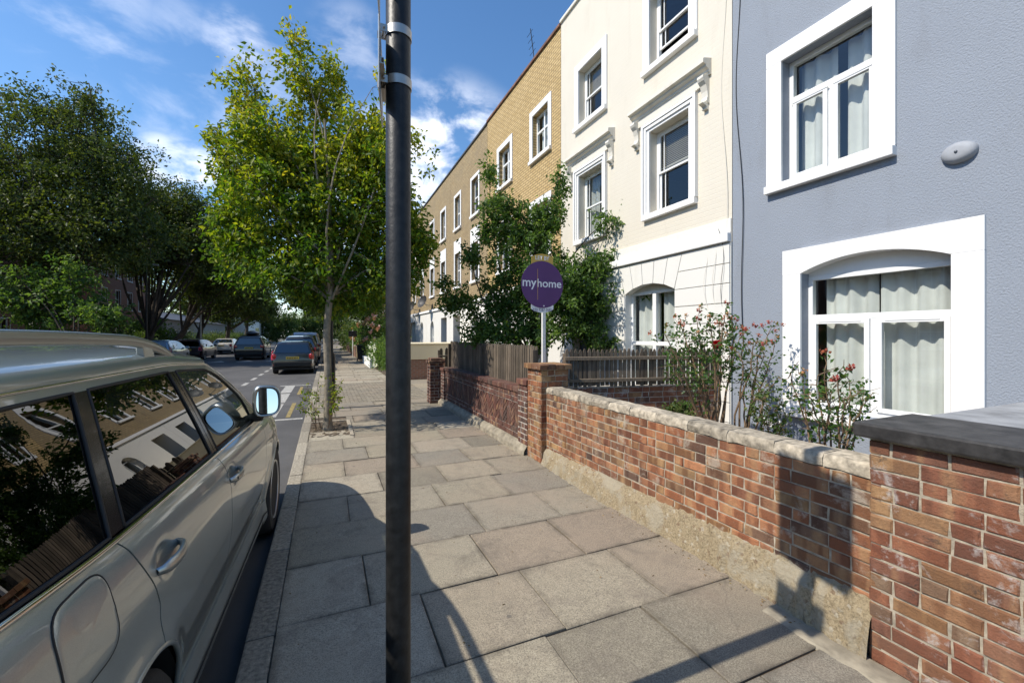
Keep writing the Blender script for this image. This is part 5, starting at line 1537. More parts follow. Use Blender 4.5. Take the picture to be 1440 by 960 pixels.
st = fan(base, [(935, 470), (955, 455), (980, 450), (1000, 462), (1012, 448), (1030, 455), (1040, 475), (965, 490), (990, 480), (945, 500), (1025, 500), (985, 525), (1020, 440)], 5.0, gq)
rose('rose_bush', 'tall rose bush with one red bloom and faded orange flowers beside the cream house corner', base, st, 5, leaf=.045, nleaf=14, hips=(26, M['rose_orange']), spread=.11, stem_r=.018)
b2 = W(1040, 585, 4.9); b2.z = .1
st = fan(b2, [(1060, 480), (1075, 500), (1088, 490), (1050, 520), (1095, 530), (1070, 545), (1045, 470), (1085, 460)], 4.9, gq)
rose('rose_bush', 'second rose bush with orange faded flowers against the grey rendered wall', b2, st, 6, leaf=.042, nleaf=8, hips=(18, M['rose_orange']), spread=.10, stem_r=.015)
# single red bloom
c0 = W(1008, 484, 4.8); t = empty('red_rose', c0, 'single open bright red rose bloom on the taller rose bush', 'rose flower')
g = np.random.default_rng(9); k = 60; d = unit(g.normal(size=(k, 3)))
leaf_mesh('petals', M['rose_red'], np.array(c0)+d*.012, d+g.normal(size=(k, 3))*.25, .045, t, g, width=1.1)
b = MB(); b.tube([tuple(c0), tuple(c0+Vector((.02, .01, -.2))), tuple(c0+Vector((.03, .02, -.42)))], .004, 5); b.build('stem', M['rose_stem'], t)
b3 = W(1168, 628, 3.05); b3.z = .1
st = fan(b3, [(1112, 525), (1130, 530), (1150, 528), (1160, 520), (1178, 525), (1195, 535), (1215, 545), (1222, 560), (1140, 560), (1185, 560), (1205, 590), (1172, 545), (1190, 605)], 3.05, gq)
rose('rose_bush', 'small thorny rose bush in front of the arched ground-floor window', b3, st, 7, leaf=.034, nleaf=7, hips=(4, M['rose_orange']), spread=.05, stem_r=.011)
b4 = W(1085, 600, 4.2); b4.z = .1
st = fan(b4, [(1065, 560), (1075, 545), (1095, 560), (1105, 585), (1080, 575), (1060, 580), (1100, 600)], 4.2, gq)
rose('garden_plant', 'low light green plant between the two rose bushes by the grey wall', b4, st, 8, leaf=.04, nleaf=10, spread=.05, stem_r=.006, leafm=M['leaf_far'], cat='plant')
b5 = W(955, 590, 5.4); b5.z = .1
rose('garden_plant', 'tuft of low green weed at the foot of the dividing wall', b5, fan(b5, [(945, 572), (960, 570), (972, 575), (935, 580)], 5.4, gq), 10, leaf=.05, nleaf=18, spread=.05, stem_r=.005, leafm=M['leaf_far'], cat='plant')
# suckers round the street tree
for i, (bu, bv, tips, lab) in enumerate(((448, 603, [(425, 560), (432, 545), (445, 552), (420, 575), (440, 580)], 'thin leafy suckers in the tree pit on the road side of the trunk'), (462, 603, [(468, 548), (476, 560), (470, 575), (458, 560), (472, 540), (462, 530)], 'leafy green suckers climbing the foot of the street tree trunk'))):
    bb = W(bu, bv, 7.4); bb.z = 0
    rose('tree_suckers', lab, bb, fan(bb, tips, 7.35, gq), 20+i, leaf=.042, nleaf=8, spread=.06, stem_r=.006, leafm=M['leaf_street'], cat='plant')
# weeds and litter leaves along the footing and in the joints
g = np.random.default_rng(77); n = 420
P = np.stack([2.44+g.random(n)*.12-abs(g.normal(size=n))*.06, 1.4+g.random(n)*9, .004+g.random(n)*.006], 1)
P2 = np.stack([-.25+g.random(160)*2.7, 1.2+g.random(160)*12, .004+g.random(160)*.006], 1)
P3 = np.stack([-.25+g.random(420)*.6, 7.6+g.random(420)*1.25, .01+g.random(420)*.03], 1)
P = np.concatenate([P, P2, P3]); D = g.normal(size=P.shape)*np.array([1, 1, .05])
o = leaf_mesh('fallen_leaves', leafmat('dry_leaf', [(0, (.12, .07, .03)), (.6, (.24, .16, .07)), (1, (.30, .24, .10))], .1), P, D, .008+.014*g.random(len(P)), None, g, loc=(0, 0, 0))
tag(o, 'scattered dry leaves and crumbs along the wall footing and tree pit', 'leaf litter', kind='stuff')
# =================================================================== the near silver estate car
def hermite(xs, ys):
    xs = np.array(xs, float); ys = np.array(ys, float)
    d = np.diff(ys)/np.diff(xs); m = np.zeros(len(xs)); m[0] = d[0]; m[-1] = d[-1]
    for i in range(1, len(xs)-1):
        m[i] = 0 if d[i-1]*d[i] <= 0 else 2*d[i-1]*d[i]/(d[i-1]+d[i])
    def f(x):
        x = min(max(x, xs[0]), xs[-1]); i = min(int(np.searchsorted(xs, x, 'right'))-1, len(xs)-2); i = max(i, 0)
        h = xs[i+1]-xs[i]; t = (x-xs[i])/h
        return float((2*t**3-3*t**2+1)*ys[i]+(t**3-2*t**2+t)*h*m[i]+(-2*t**3+3*t**2)*ys[i+1]+(t**3-t**2)*h*m[i+1])
    return f
WB = 2.855; AR = .425; AZ = .37
zbelt = hermite([-1.05, -.7, .1, 1.1, 2.45, 3.0, 3.5, 3.74], [1.19, 1.19, 1.155, 1.125, 1.085, 1.03, .93, .80])
plan = hermite([-1.06, -.95, -.8, -.5, 0, 2.6, 3.0, 3.3, 3.5, 3.65, 3.76], [.78, .88, .94, .975, 1, 1, .985, .955, .91, .84, .72])
sect = hermite([0, .11, .24, .44, .62, .78, .90, .965, 1], [.895, .928, .918, .945, .962, .960, .940, .915, .885])
ztop = hermite([-1.0, -.6, 0, 1.0, 1.75], [1.53, 1.585, 1.60, 1.60, 1.565])
zroof = hermite([-1.0, -.6, 0, 1.0, 1.75], [1.58, 1.685, 1.715, 1.715, 1.66])
HAND = ((.255, 1.005), (1.24, .985))
def half(y, z):
    zb = zbelt(y)
    if z <= zb:
        w = sect((z-.2)/(zb-.2))
        for c in (0, WB):
            r = math.hypot(y-c, z-AZ)
            w += .014*math.exp(-((r-AR)/.05)**2)
        for (hy, hz) in HAND:
            w -= .026*math.exp(-(((y-hy+.005)/.060)**2+((z-hz)/.040)**2)**1.5)
    else:
        k = (z-zb); w = .885-.37*k-.10*k*k
    return plan(y)*w
SIL = paint_car('silver_green_paint', (0.35, 0.385, 0.37), .55, .31)
SILT = simple('satin_silver_trim', (.42, .44, .43), .34, .9, var=.02)
CHROME = simple('chrome_trim', (.75, .75, .74), .08, 1.0, var=.02)
BLK = simple('gloss_black_pillar', (.010, .010, .011), .22, var=.05, coat=.15, spec=.3)
MATB = simple('car_matt_black', (.012, .012, .012), .7)
CARGLASS = glassmat('car_tinted_glass', (.035, .04, .04), .06, 1.6)
CARGLASS2 = glassmat('car_front_glass', (.30, .34, .32), .09, 1.6)
TYRE = simple('tyre_rubber', (.018, .018, .018), .85, var=.3, bmp=.3)
ALLOY = simple('alloy_wheel', (.50, .51, .52), .3, .85, var=.08)
MIRROR = simple('mirror_glass', (.88, .90, .92), .01, 1.0, var=0.0)
INNER = simple('car_interior', (.035, .033, .03), .8, var=.2)

def resample(pl, n):
    pl = np.array(pl, float); s = np.r_[0, np.cumsum(np.linalg.norm(np.diff(pl, axis=0), axis=1))]; t = np.linspace(0, s[-1], n)
    return np.stack([np.interp(t, s, pl[:, 0]), np.interp(t, s, pl[:, 1])], 1)
def coons(bot, top, left, right, n, m):
    B = resample(bot, n); T = resample(top, n); L = resample(left, m); Rr = resample(right, m); G = np.zeros((m, n, 2))
    for j in range(m):
        v = j/(m-1)
        for i in range(n):
            u = i/(n-1)
            G[j, i] = (1-v)*B[i]+v*T[i]+(1-u)*L[j]+u*Rr[j]-((1-u)*(1-v)*B[0]+u*(1-v)*B[-1]+(1-u)*v*T[0]+u*v*T[-1])
    return G
class Car: pass
def side_patch(b, bot, top, left, right, n, m, off=0.0, lip=.012, sgn=1, fn=None):
    fn = fn or half
    G = coons(bot, top, left, right, n, m)
    P = [[(sgn*(fn(*G[j, i])+off), G[j, i, 0], G[j, i, 1]) for i in range(n)] for j in range(m)]
    if sgn < 0: P = P[::-1]
    b.grid(P)
    if lip:
        ring = [P[0][i] for i in range(n)]+[P[j][n-1] for j in range(1, m)]+[P[m-1][i] for i in range(n-2, -1, -1)]+[P[j][0] for j in range(m-2, 0, -1)]
        inn = [(x-sgn*lip, y, z) for x, y, z in ring]
        k = len(ring); b.add(ring+inn, [(i, (i+1) % k, k+(i+1) % k, k+i) for i in range(k)])
def line(f, a, c, n=12): return [(a+(c-a)*i/n, f(a+(c-a)*i/n)) for i in range(n+1)]
def arcp(cy, r, a0, a1, n=16): return [(cy+r*math.cos(R(a0+(a1-a0)*i/n)), AZ+r*math.sin(R(a0+(a1-a0)*i/n))) for i in range(n+1)]
def inset_line(pl, dy=0, dz=0): return [(p[0]+dy, p[1]+dz) for p in pl]

car = empty('parked_car', (0, 0, 0), 'silver-green estate car with roof rails parked at the kerb in the left foreground', 'car')
G4 = .004
rear_shut = [(.055, zbelt(.055)), (.075, 1.08), (.125, .98), (.16, .90), (.155, .765)]    # from belt down to arch
a_hit = math.degrees(math.atan2(.765-AZ, .155))
fr_shut = [(1.115, zbelt(1.11)), (1.135, 1.02), (1.145, .8), (1.15, .43)]
fend_shut = [(2.36, zbelt(2.36)), (2.31, .9), (2.25, .65), (2.22, .43)]
Aline = [(1.75, 1.565), (1.95, 1.478), (2.2, 1.328), (2.38, 1.19), (2.52, 1.083)]
sides = {}
for sgn in (1, -1):
    # rear door
    b = MB()
    side_patch(b, [(AR*math.cos(R(9))+G4, .43), (1.15-G4, .43)] if False else [(AR*math.cos(R(8))+.012, .432), (1.15-G4, .432)],
               line(zbelt, .055+G4, 1.115-G4), list(reversed([(p[0]+G4, p[1]) for p in rear_shut]+[(AR*math.cos(R(a))+.005, AZ+AR*math.sin(R(a))) for a in (60, 50, 40, 30, 20, 8)])),
               list(reversed([(p[0]-G4, p[1]) for p in fr_shut])), 60, 48, sgn=sgn)
    rd = b.build('door', SIL, car, smooth='all', fix=False); sides[('rd', sgn)] = rd
    b = MB()
    side_patch(b, [(1.15+G4, .432), (2.22-G4, .432)], line(zbelt, 1.115+G4, 2.36-G4), list(reversed([(p[0]+G4, p[1]) for p in fr_shut])), list(reversed([(p[0]-G4, p[1]) for p in fend_shut])), 64, 46, sgn=sgn)
    fd = b.build('door', SIL, car, smooth='all', fix=False); sides[('fd', sgn)] = fd
    b = MB()
    side_patch(b, [(2.22+G4, .432), (WB-AR*math.cos(R(8))-.004, .432), *arcp(WB, AR+.004, 172, 8), (3.5, .43), (3.60, .43)], line(zbelt, 2.36+G4, 3.66), list(reversed([(p[0]+G4, p[1]) for p in fend_shut])), [(3.60, .43), (3.66, zbelt(3.66))], 90, 30, sgn=sgn)
    b.build('front_wing', SIL, car, smooth='all', fix=False)
    b = MB()
    side_patch(b, [(-.90, .43), (-AR-.004, .43), *arcp(0, AR+.004, 172, a_hit)], line(zbelt, -.98, .055-G4), [(-.90, .43), (-.98, zbelt(-.98))], list(reversed([(p[0]-G4, p[1]) for p in rear_shut])), 90, 34, sgn=sgn)
    b.build('rear_quarter', SIL, car, smooth='all', fix=False)
    b = MB()
    side_patch(b, [(.40, .235), (2.46, .235)], [(.44, .425), (2.42, .425)], [(.40, .235), (.44, .425)], [(2.46, .235), (2.42, .425)], 60, 8, off=.008, lip=.05, sgn=sgn)
    sl = b.build('sill', SIL, car, smooth='all', fix=False)
    b = MB(); b.tube([(sgn*(half(y, .33)+.012), y, .33) for y in np.linspace(.42, 2.42, 24)], .004, 5); b.build('sill_strip', MATB, sl)
    # black ribbons behind the shut lines, painting in the shade of the gaps
    b = MB()
    for pl in (rear_shut, fr_shut, fend_shut, line(lambda y: .429, .44, 2.42)):
        q = resample(pl, 40); L_ = []
        for i in range(40):
            d = q[min(i+1, 39)]-q[max(i-1, 0)]; d = d/np.linalg.norm(d); nn_ = np.array([-d[1], d[0]])
            L_.append([(sgn*(half(*(q[i]+nn_*k))-.009), *(q[i]+nn_*k)) for k in (-.02, 0, .02)])
        b.grid(L_)
    b.build('shut_line_shade', MATB, car, fix=False)
    # arch liners
    for cy in (0, WB):
        b = MB(); rows = []
        for i in range(25):
            a = R(-10+200*i/24); rows.append([(sgn*x, cy+(AR+.003)*math.cos(a), AZ+(AR+.003)*math.sin(a)) for x in (.60, .88, .935)])
        b.grid(rows); b.add([(sgn*.60, cy+(AR+.003)*math.cos(R(a)), AZ+(AR+.003)*math.sin(R(a))) for a in range(-10, 191, 10)], [tuple(range(21))])
        b.build('wheel_arch_liner', MATB, car, fix=False)
        # arch lip
        b = MB(); b.tube([(sgn*(half(cy+AR*math.cos(R(a)), max(.24, AZ+AR*math.sin(R(a))))-.004), cy+AR*math.cos(R(a)), AZ+AR*math.sin(R(a))) for a in range(-14, 195, 4)], .0095, 8)
        b.build('arch_lip', SIL, car, smooth='all')
    # windows
    bl = lambda y: zbelt(y)+.014
    tl = lambda y: ztop(y)-.032
    wf = dict(bot=line(bl, 1.205, 2.20), top=line(tl, 1.185, 1.66), left=[(1.205, bl(1.205)), (1.185, tl(1.185))], right=[(2.20, bl(2.2)), (2.185, 1.25), (2.12, 1.32), (1.95, 1.43), (1.80, 1.505), (1.66, tl(1.66))])
    wr = dict(bot=line(bl, .135, 1.095), top=line(tl, .33, 1.08), left=[(.135, bl(.135)), (.22, 1.36), (.33, tl(.33))], right=[(1.095, bl(1.095)), (1.08, tl(1.08))])
    wq = dict(bot=line(bl, -.74, .045), top=line(tl, -.55, .24), left=[(-.74, bl(-.74)), (-.70, 1.4), (-.55, tl(-.55))], right=[(.045, bl(.045)), (.13, 1.36), (.24, tl(.24))])
    for nm, wd_, par, gm in (('f', wf, fd, CARGLASS2), ('r', wr, rd, CARGLASS), ('q', wq, car, CARGLASS)):
        b = MB(); side_patch(b, wd_['bot'], wd_['top'], wd_['left'], wd_['right'], 30, 16, off=-.004, lip=0, sgn=sgn)
        b.build('window', gm, par, smooth='all', fix=False)
        b = MB(); ring = [*resample(wd_['bot'], 20), *resample(wd_['right'], 14)[1:], *resample(wd_['top'], 16)[::-1][1:], *resample(wd_['left'], 12)[::-1][1:]]
        b.tube([(sgn*(half(*p)-.001), p[0], p[1]) for p in ring], .0062, 6); b.build('window_seal', MATB, par, smooth='all')
    def strip(nm, mat, bot, top, left, right, n=10, m=14, off=0, lip=.01, par=car):
        b = MB(); side_patch(b, bot, top, left, right, n, m, off=off, lip=lip, sgn=sgn); return b.build(nm, mat, par, smooth='all', fix=False)
    strip('door_pillar', BLK, [(1.097, bl(1.1)), (1.148, bl(1.15))], [(1.082, tl(1.08)), (1.132, tl(1.13))], [(1.097, bl(1.1)), (1.082, tl(1.08))], [(1.148, bl(1.15)), (1.132, tl(1.13))], off=.001)
    strip('door_pillar', BLK, [(1.154, bl(1.15)), (1.204, bl(1.2))], [(1.138, tl(1.13)), (1.184, tl(1.18))], [(1.154, bl(1.15)), (1.138, tl(1.13))], [(1.204, bl(1.2)), (1.184, tl(1.18))], off=.001)
    strip('rear_pillar', BLK, [(.047, bl(.05)), (.133, bl(.13))], [(.242, tl(.24)), (.328, tl(.33))], wq['right'], wr['left'], off=.001)
    strip('mirror_triangle', BLK, line(bl, 2.202, 2.47, 4), [(1.662, tl(1.66)), (1.71, tl(1.71))], wf['right'], [(2.47, bl(2.47)), (2.34, 1.19), (2.16, 1.325), (1.92, 1.475), (1.71, tl(1.71))], 6, 20, off=.001)
    strip('roof_pillar', SIL, line(bl, -.985, -.742, 5), line(tl, -.93, -.552, 5), [(-.985, bl(-.98)), (-.93, tl(-.93))], wq['left'], 8, 14)
    strip('cant_rail', SIL, line(tl, -.93, 1.71, 30), line(ztop, -.93, 1.75, 30), [(-.93, tl(-.93)), (-.93, ztop(-.93))], [(1.71, tl(1.71)), (1.75, ztop(1.75))], 60, 5)
    strip('screen_pillar', SIL, line(bl, 2.472, 2.53, 3), [(1.712, tl(1.71)), (1.76, 1.562)], [(2.472, bl(2.47)), (2.342, 1.19), (2.162, 1.325), (1.922, 1.475), (1.712, tl(1.71))], [(2.53, 1.085), *reversed(Aline[:-1])], 5, 20)
    b = MB(); b.tube([(sgn*(half(y, zbelt(y)-.002)+.003), y, zbelt(y)+.002) for y in np.linspace(-.74, 2.42, 60)], [.0045]+[.009]*58+[.0045], 8); b.build('belt_trim', CHROME, car, smooth='all')
    b = MB(); b.tube([(sgn*(half(y, ztop(y)-.001)+.002), y, ztop(y)) for y in np.linspace(-.93, 1.74, 50)]+[(sgn*(half(*p)+.002), *p) for p in Aline[1:]], .0055, 6); b.build('drip_trim', CHROME, car, smooth='all')
    # roof rail
    xr = lambda y: sgn*(half(y, ztop(y))-.045)
    pr = hermite([-.92, -.7, 0, .75, 1.0, 1.2, 1.34], [1.60, 1.705, 1.742, 1.728, 1.705, 1.665, 1.615])
    b = MB(); ys = np.linspace(-.92, 1.34, 60); rows = []
    for y in ys:
        z = pr(y); hgt = .024; wdt = .018
        rows.append([(xr(y)+wdt*math.copysign(abs(math.cos(a))**.7, math.cos(a)), y, z+hgt*math.copysign(abs(math.sin(a))**.7, math.sin(a))) for a in [2*math.pi*k/14 for k in range(15)]])
    b.grid(rows); rl = b.build('roof_rail', SILT, car, smooth='all', fix=False)
    for (ya, yb) in ((.92, 1.02), (-.74, -.62)):
        b = MB(); x = xr((ya+yb)/2)
        b.add([(x-.017, ya+.03, 1.62), (x+.017, ya+.03, 1.62), (x+.017, yb+.05, 1.62), (x-.017, yb+.05, 1.62), (x-.014, ya, pr(ya)), (x+.014, ya, pr(ya)), (x+.014, yb, pr(yb)), (x-.014, yb, pr(yb))], [(0, 1, 2, 3), (4, 5, 6, 7), (0, 1, 5, 4), (1, 2, 6, 5), (2, 3, 7, 6), (3, 0, 4, 7)])
        b.build('rail_foot', SILT, rl, bevel=.004)
    # door handles
    for (hy, hz), par in zip(HAND, (rd, fd)):
        b = MB(); n = 18; rows = []
        for i in range(n+1):
            f = i/n; y = hy-.095+.20*f; bow = math.sin(math.pi*min(1, max(0, f)))**.45 if 0 < f < 1 else 0
            x = half(hy-.095+.20*f, hz)*1.0; base_ = half(hy-.13, hz)
            x = base_-.006+.040*bow; hh = (.021 if f < .75 else .020)*(.55+.45*min(1, 6*min(f, 1-f)))
            rows.append([(sgn*(x+.011*math.cos(a)), y, hz+.012*(f-.5)+hh*math.sin(a)) for a in [2*math.pi*k/12 for k in range(13)]])
        b.grid(rows); h_ = b.build('handle', SILT, par, smooth='all', fix=False)
        if sgn == 1 and hy > 1: 
            b = MB(); b.lathe([(.008, 0), (.008, .004)], (half(hy-.12, hz)+.030, hy-.065, hz-.003), 'x', 12); b.build('keyhole', MATB, h_)
    # mirror
    mc = Vector((sgn*.985, 2.14, 1.262))
    yaw = R(14)*sgn; 
    def mp(x, y, z):                                   # local: y backwards is the glass side
        return (mc.x+x*math.cos(yaw)-y*math.sin(yaw), mc.y+x*math.sin(yaw)+y*math.cos(yaw), mc.z+z)
    def oval(wx, hz_, y, ex=.62, n=36, dx_=0, dz_=0):
        o = []
        for k in range(n+1):
            a = 2*math.pi*k/n; c, s_ = math.cos(a), math.sin(a)
            o.append(mp(dx_+wx*math.copysign(abs(c)**ex, c), y, dz_+hz_*math.copysign(abs(s_)**ex, s_)*(1+.10*c*sgn*-1)))
        return o
    b = MB(); b.grid([oval(.073, .096, -.040), oval(.080, .103, -.056), oval(.088, .111, -.054), oval(.093, .116, -.02), oval(.091, .113, .03), oval(.080, .098, .075), oval(.055, .066, .105), oval(.02, .02, .116)])
    mh = b.build('mirror_housing', SIL if False else SILT, car, smooth='all', fix=False)
    b = MB(); b.grid([oval(.073, .096, -.040), oval(.068, .091, -.030)]); b.build('mirror_rim', MATB, mh, smooth='all', fix=False)
    b = MB(); o = [mp(p[0], -.036+p[1]*.11, p[1]) for p in [(.071*math.copysign(abs(math.cos(2*math.pi*k/36))**.62, math.cos(2*math.pi*k/36)), .094*math.copysign(abs(math.sin(2*math.pi*k/36))**.62, math.sin(2*math.pi*k/36))) for k in range(36)]]; b.add(o, [tuple(range(len(o)))]); b.build('mirror_glass', MIRROR, mh, fix=False)
    b = MB(); b.grid([[mp(*(c_*v for c_, v in zip((1, 1, 1), p))) for p in row] for row in [[(.05*math.cos(a)-.04*sgn, .02+.03*math.sin(a), -.085-.0) for a in [2*math.pi*k/12 for k in range(13)]], [(.045*math.cos(a)-.06*sgn, .03+.035*math.sin(a), -.13) for a in [2*math.pi*k/12 for k in range(13)]]]])
    b.tube([mp(-.03*sgn, .03, -.12), mp(-.09*sgn, .06, -.13), (sgn*.86, 2.28, 1.105)], [.035, .032, .04], 10)
    b.build('mirror_arm', MATB, mh, smooth='all')
    # wheels
    for cy in (0, WB):
        wx = sgn*.80
        w_e = empty('wheel', (0, 0, 0)); w_e.parent = car; w_e.location = (sgn*.835, cy, AZ)
        b = MB(); tp = [(.25, -.11), (.30, -.122), (.345, -.118), (.364, -.098), (.370, -.06), (.3705, 0), (.370, .06), (.364, .098), (.345, .118), (.30, .122), (.25, .11)]
        b.lathe([(r_, h_) for r_, h_ in tp], (sgn*.835, cy, AZ), 'x', 48, close=False); b.build('tyre', TYRE, w_e, smooth=True)
        b = MB(); s_ = sgn
        b.lathe([(.255, s_*.112), (.245, s_*.118), (.232, s_*.105), (.225, s_*.04), (.22, -s_*.05)], (sgn*.835, cy, AZ), 'x', 40, close=False) if False else None
        def ringx(prof): b.grid([[(sgn*.835+s_*h_, cy+r_*math.cos(2*math.pi*k/40), AZ+r_*math.sin(2*math.pi*k/40)) for k in range(41)] for r_, h_ in prof])
        ringx([(.258, .110), (.250, .119), (.238, .112), (.226, .06), (.222, -.04)])
        ringx([(.001, .098), (.035, .098), (.045, .09), (.048, .05)])
        for k in range(5):
            a = 2*math.pi*k/5+.3
            for da in (-.16, .16):
                ca, sa = math.cos(a+da*.5), math.sin(a+da*.5); cb, sb = math.cos(a+da), math.sin(a+da)
                tx = lambda r_, w2, h_, c_=0: None
                p0 = (.04, .086); p1 = (.236, .098); wd2 = .014
                vs = []
                for (r_, h_, c2, s2) in ((.04, .092, ca, sa), (.238, .104, cb, sb)):
                    for q in (-wd2, wd2):
                        for dd in (0, -.03): vs.append((sgn*.835+s_*(h_+dd), cy+r_*c2-q*s2, AZ+r_*s2+q*c2))
                b.add(vs, [(0, 2, 6, 4), (1, 3, 7, 5), (0, 1, 5, 4), (2, 3, 7, 6), (0, 1, 3, 2), (4, 5, 7, 6)])
        b.build('rim', ALLOY, w_e, smooth=False, fix=True)
        b = MB(); b.lathe([(.17, sgn*.01), (.17, sgn*.025)], (sgn*.835, cy, AZ), 'x', 32); b.build('brake_disc', simple('brake', (.2, .19, .18), .5, .6) if 'brk' not in M else M['brk'], w_e)
# fuel flap on the kerb side
rows = []; n = 40; cyf, czf, hw_, hh_ = -.205, 1.045, .108, .098
def rr_pt(a, k=1.0):
    c, s_ = math.cos(a), math.sin(a); e = .42
    y = cyf+k*hw_*math.copysign(abs(c)**e, c)+.02*s_*k; z = czf+k*hh_*math.copysign(abs(s_)**e, s_)
    return y, z
b = MB()
for k in (0.001, .5, .85, .97, 1.0):
    rows.append([(half(*rr_pt(2*math.pi*i/n, k))+(.0035 if k < .98 else .002), *rr_pt(2*math.pi*i/n, k)) for i in range(n+1)])
b.grid(rows); ff = b.build('fuel_flap', SIL, car, smooth='all', fix=False)
b = MB(); b.tube([(half(*rr_pt(2*math.pi*i/n, 1.012))+.0003, *rr_pt(2*math.pi*i/n, 1.012)) for i in range(n+1)], .003, 5); b.build('flap_gap', MATB, ff)
# roof, bonnet, screens
def across(b, y, zt_, zr_, w, n=28, ex=.77):
    row_ = []
    for i in range(n+1):
        a = math.pi*i/n; c, s_ = math.cos(a), math.sin(a)
        row_.append((w*math.copysign(abs(c)**ex, c), y, zt_+(zr_-zt_)*abs(s_)**ex))
    return row_
b = MB(); b.grid([across(b, y, ztop(y), zroof(y), half(y, ztop(y))) for y in np.linspace(-.95, 1.74, 50)]); b.build('roof', SIL, car, smooth='all', fix=False)
b = MB(); b.grid([[(x*half(y, zbelt(y)), y+(.05*(1-x*x) if y > 3.5 else .05*(1-x*x)*max(0, (y-2.5))), zbelt(y)+.055*(1-abs(x)**2.2)) for x in np.linspace(-1, 1, 30)] for y in np.linspace(2.50, 3.72, 30)]); b.build('bonnet', SIL, car, smooth='all', fix=False)
def screen(rows_def, bulge):
    return [[(x*w_, y+bulge*(1-x*x), z) for x in np.linspace(-1, 1, 20)] for (y, z, w_) in rows_def]
Af = resample(Aline, 14)
b = MB(); b.grid(screen([(p[0]+.005, p[1], half(*p)-.005) for p in Af], .20)); b.build('windscreen', glassmat('windscreen_glass', (.55, .6, .58), .08, 1.5), car, smooth='all', fix=False)
b = MB(); b.grid([[(x*half(2.5, 1.085), 2.52+.20*(1-x*x)+k, 1.085+.055*(1-abs(x)**2.2)*min(1, k*10)-.004) for x in np.linspace(-1, 1, 20)] for k in (0, -.1)]); b.build('scuttle', MATB, car, fix=False)
b = MB(); b.grid([[(x*half(-.96, z)*1.0, -.96-.10*(1.56-z)-.05*(1-x*x), z) for x in np.linspace(-1, 1, 20)] for z in np.linspace(1.18, 1.555, 8)]); b.build('rear_window', CARGLASS, car, smooth='all', fix=False)
b = MB(); b.grid([[(x*half(-.97, z), -.99-.05*(1-x*x)-.02*math.sin(z*3), z) for x in np.linspace(-1, 1, 20)] for z in np.linspace(.60, 1.178, 10)]); b.build('tailgate', SIL, car, smooth='all', fix=False)
b = MB(); b.grid([[(x*half(-.92, z)*1.0, -1.0-.11*(1-x**4), z) for x in np.linspace(-1, 1, 24)] for z in np.linspace(.26, .60, 6)]); b.build('rear_bumper', SIL, car, smooth='all', fix=False)
for s_ in (1, -1):
    b = MB(); b.cbox(s_*.80-.09, s_*.80+.09, -1.035, -.97, .80, 1.12, .02); b.build('tail_light', simple('tail_red', (.35, .01, .01), .15, coat=.8), car)
b = MB(); b.grid([[(x*half(3.62, max(z, .44)), 3.64+.18*(1-x**2)-.06*abs(z-.55), z) for x in np.linspace(-1, 1, 24)] for z in np.linspace(.25, .80, 10)]); b.build('front_bumper', SIL, car, smooth='all', fix=False)
b = MB(); b.grid([[(x*.33, 3.835+.01-.18*(x*.33)**2-.02, z) for x in np.linspace(-1, 1, 8)] for z in (.50, .74)]); b.build('grille', MATB, car, fix=False)
for s_ in (1, -1):
    b = MB(); b.ball((s_*.60, 3.70, .70), .12, 16, 10, (1.3, .55, .65)); b.build('headlight', simple('headlamp', (.6, .62, .64), .05, .3, coat=1), car, smooth=True)
# interior and underbody
b = MB(); b.box(-.80, .80, -.85, 2.45, .30, .62); b.box(-.84, -.80, -.80, 2.4, .3, 1.06); b.box(.80, .84, -.80, 2.4, .3, 1.06); b.box(-.80, .80, 2.05, 2.45, .62, 1.06); b.build('cabin', INNER, car)
for s_ in (1, -1):
    b = MB(); b.cbox(s_*.40-.25, s_*.40+.25, 1.0, 1.5, .62, .82, .04); b.cbox(s_*.40-.24, s_*.40+.24, .86, 1.0, .7, 1.30, .05); b.cbox(s_*.40-.13, s_*.40+.13, .84, .93, 1.34, 1.50, .03); b.build('seat', INNER, car)
b = MB(); b.cbox(-.62, .62, -.10, .05, .62, 1.25, .05); b.build('rear_seat', INNER, car)
b = MB(); b.box(-.74, .74, -.85, 3.5, .24, .32); b.build('underbody', MATB, car)
b = MB(); b.grid([[(x, y, 1.55 if abs(x) > .5 else 1.62) for x in (-.64, -.4, 0, .4, .64)] for y in (-.8, 1.65)]); b.build('roof_lining', INNER, car, fix=False)
# drop the whole car to its place
car.location = (-1.448, 1.55, -.10)
car.rotation_euler = (0, 0, R(-1.4))

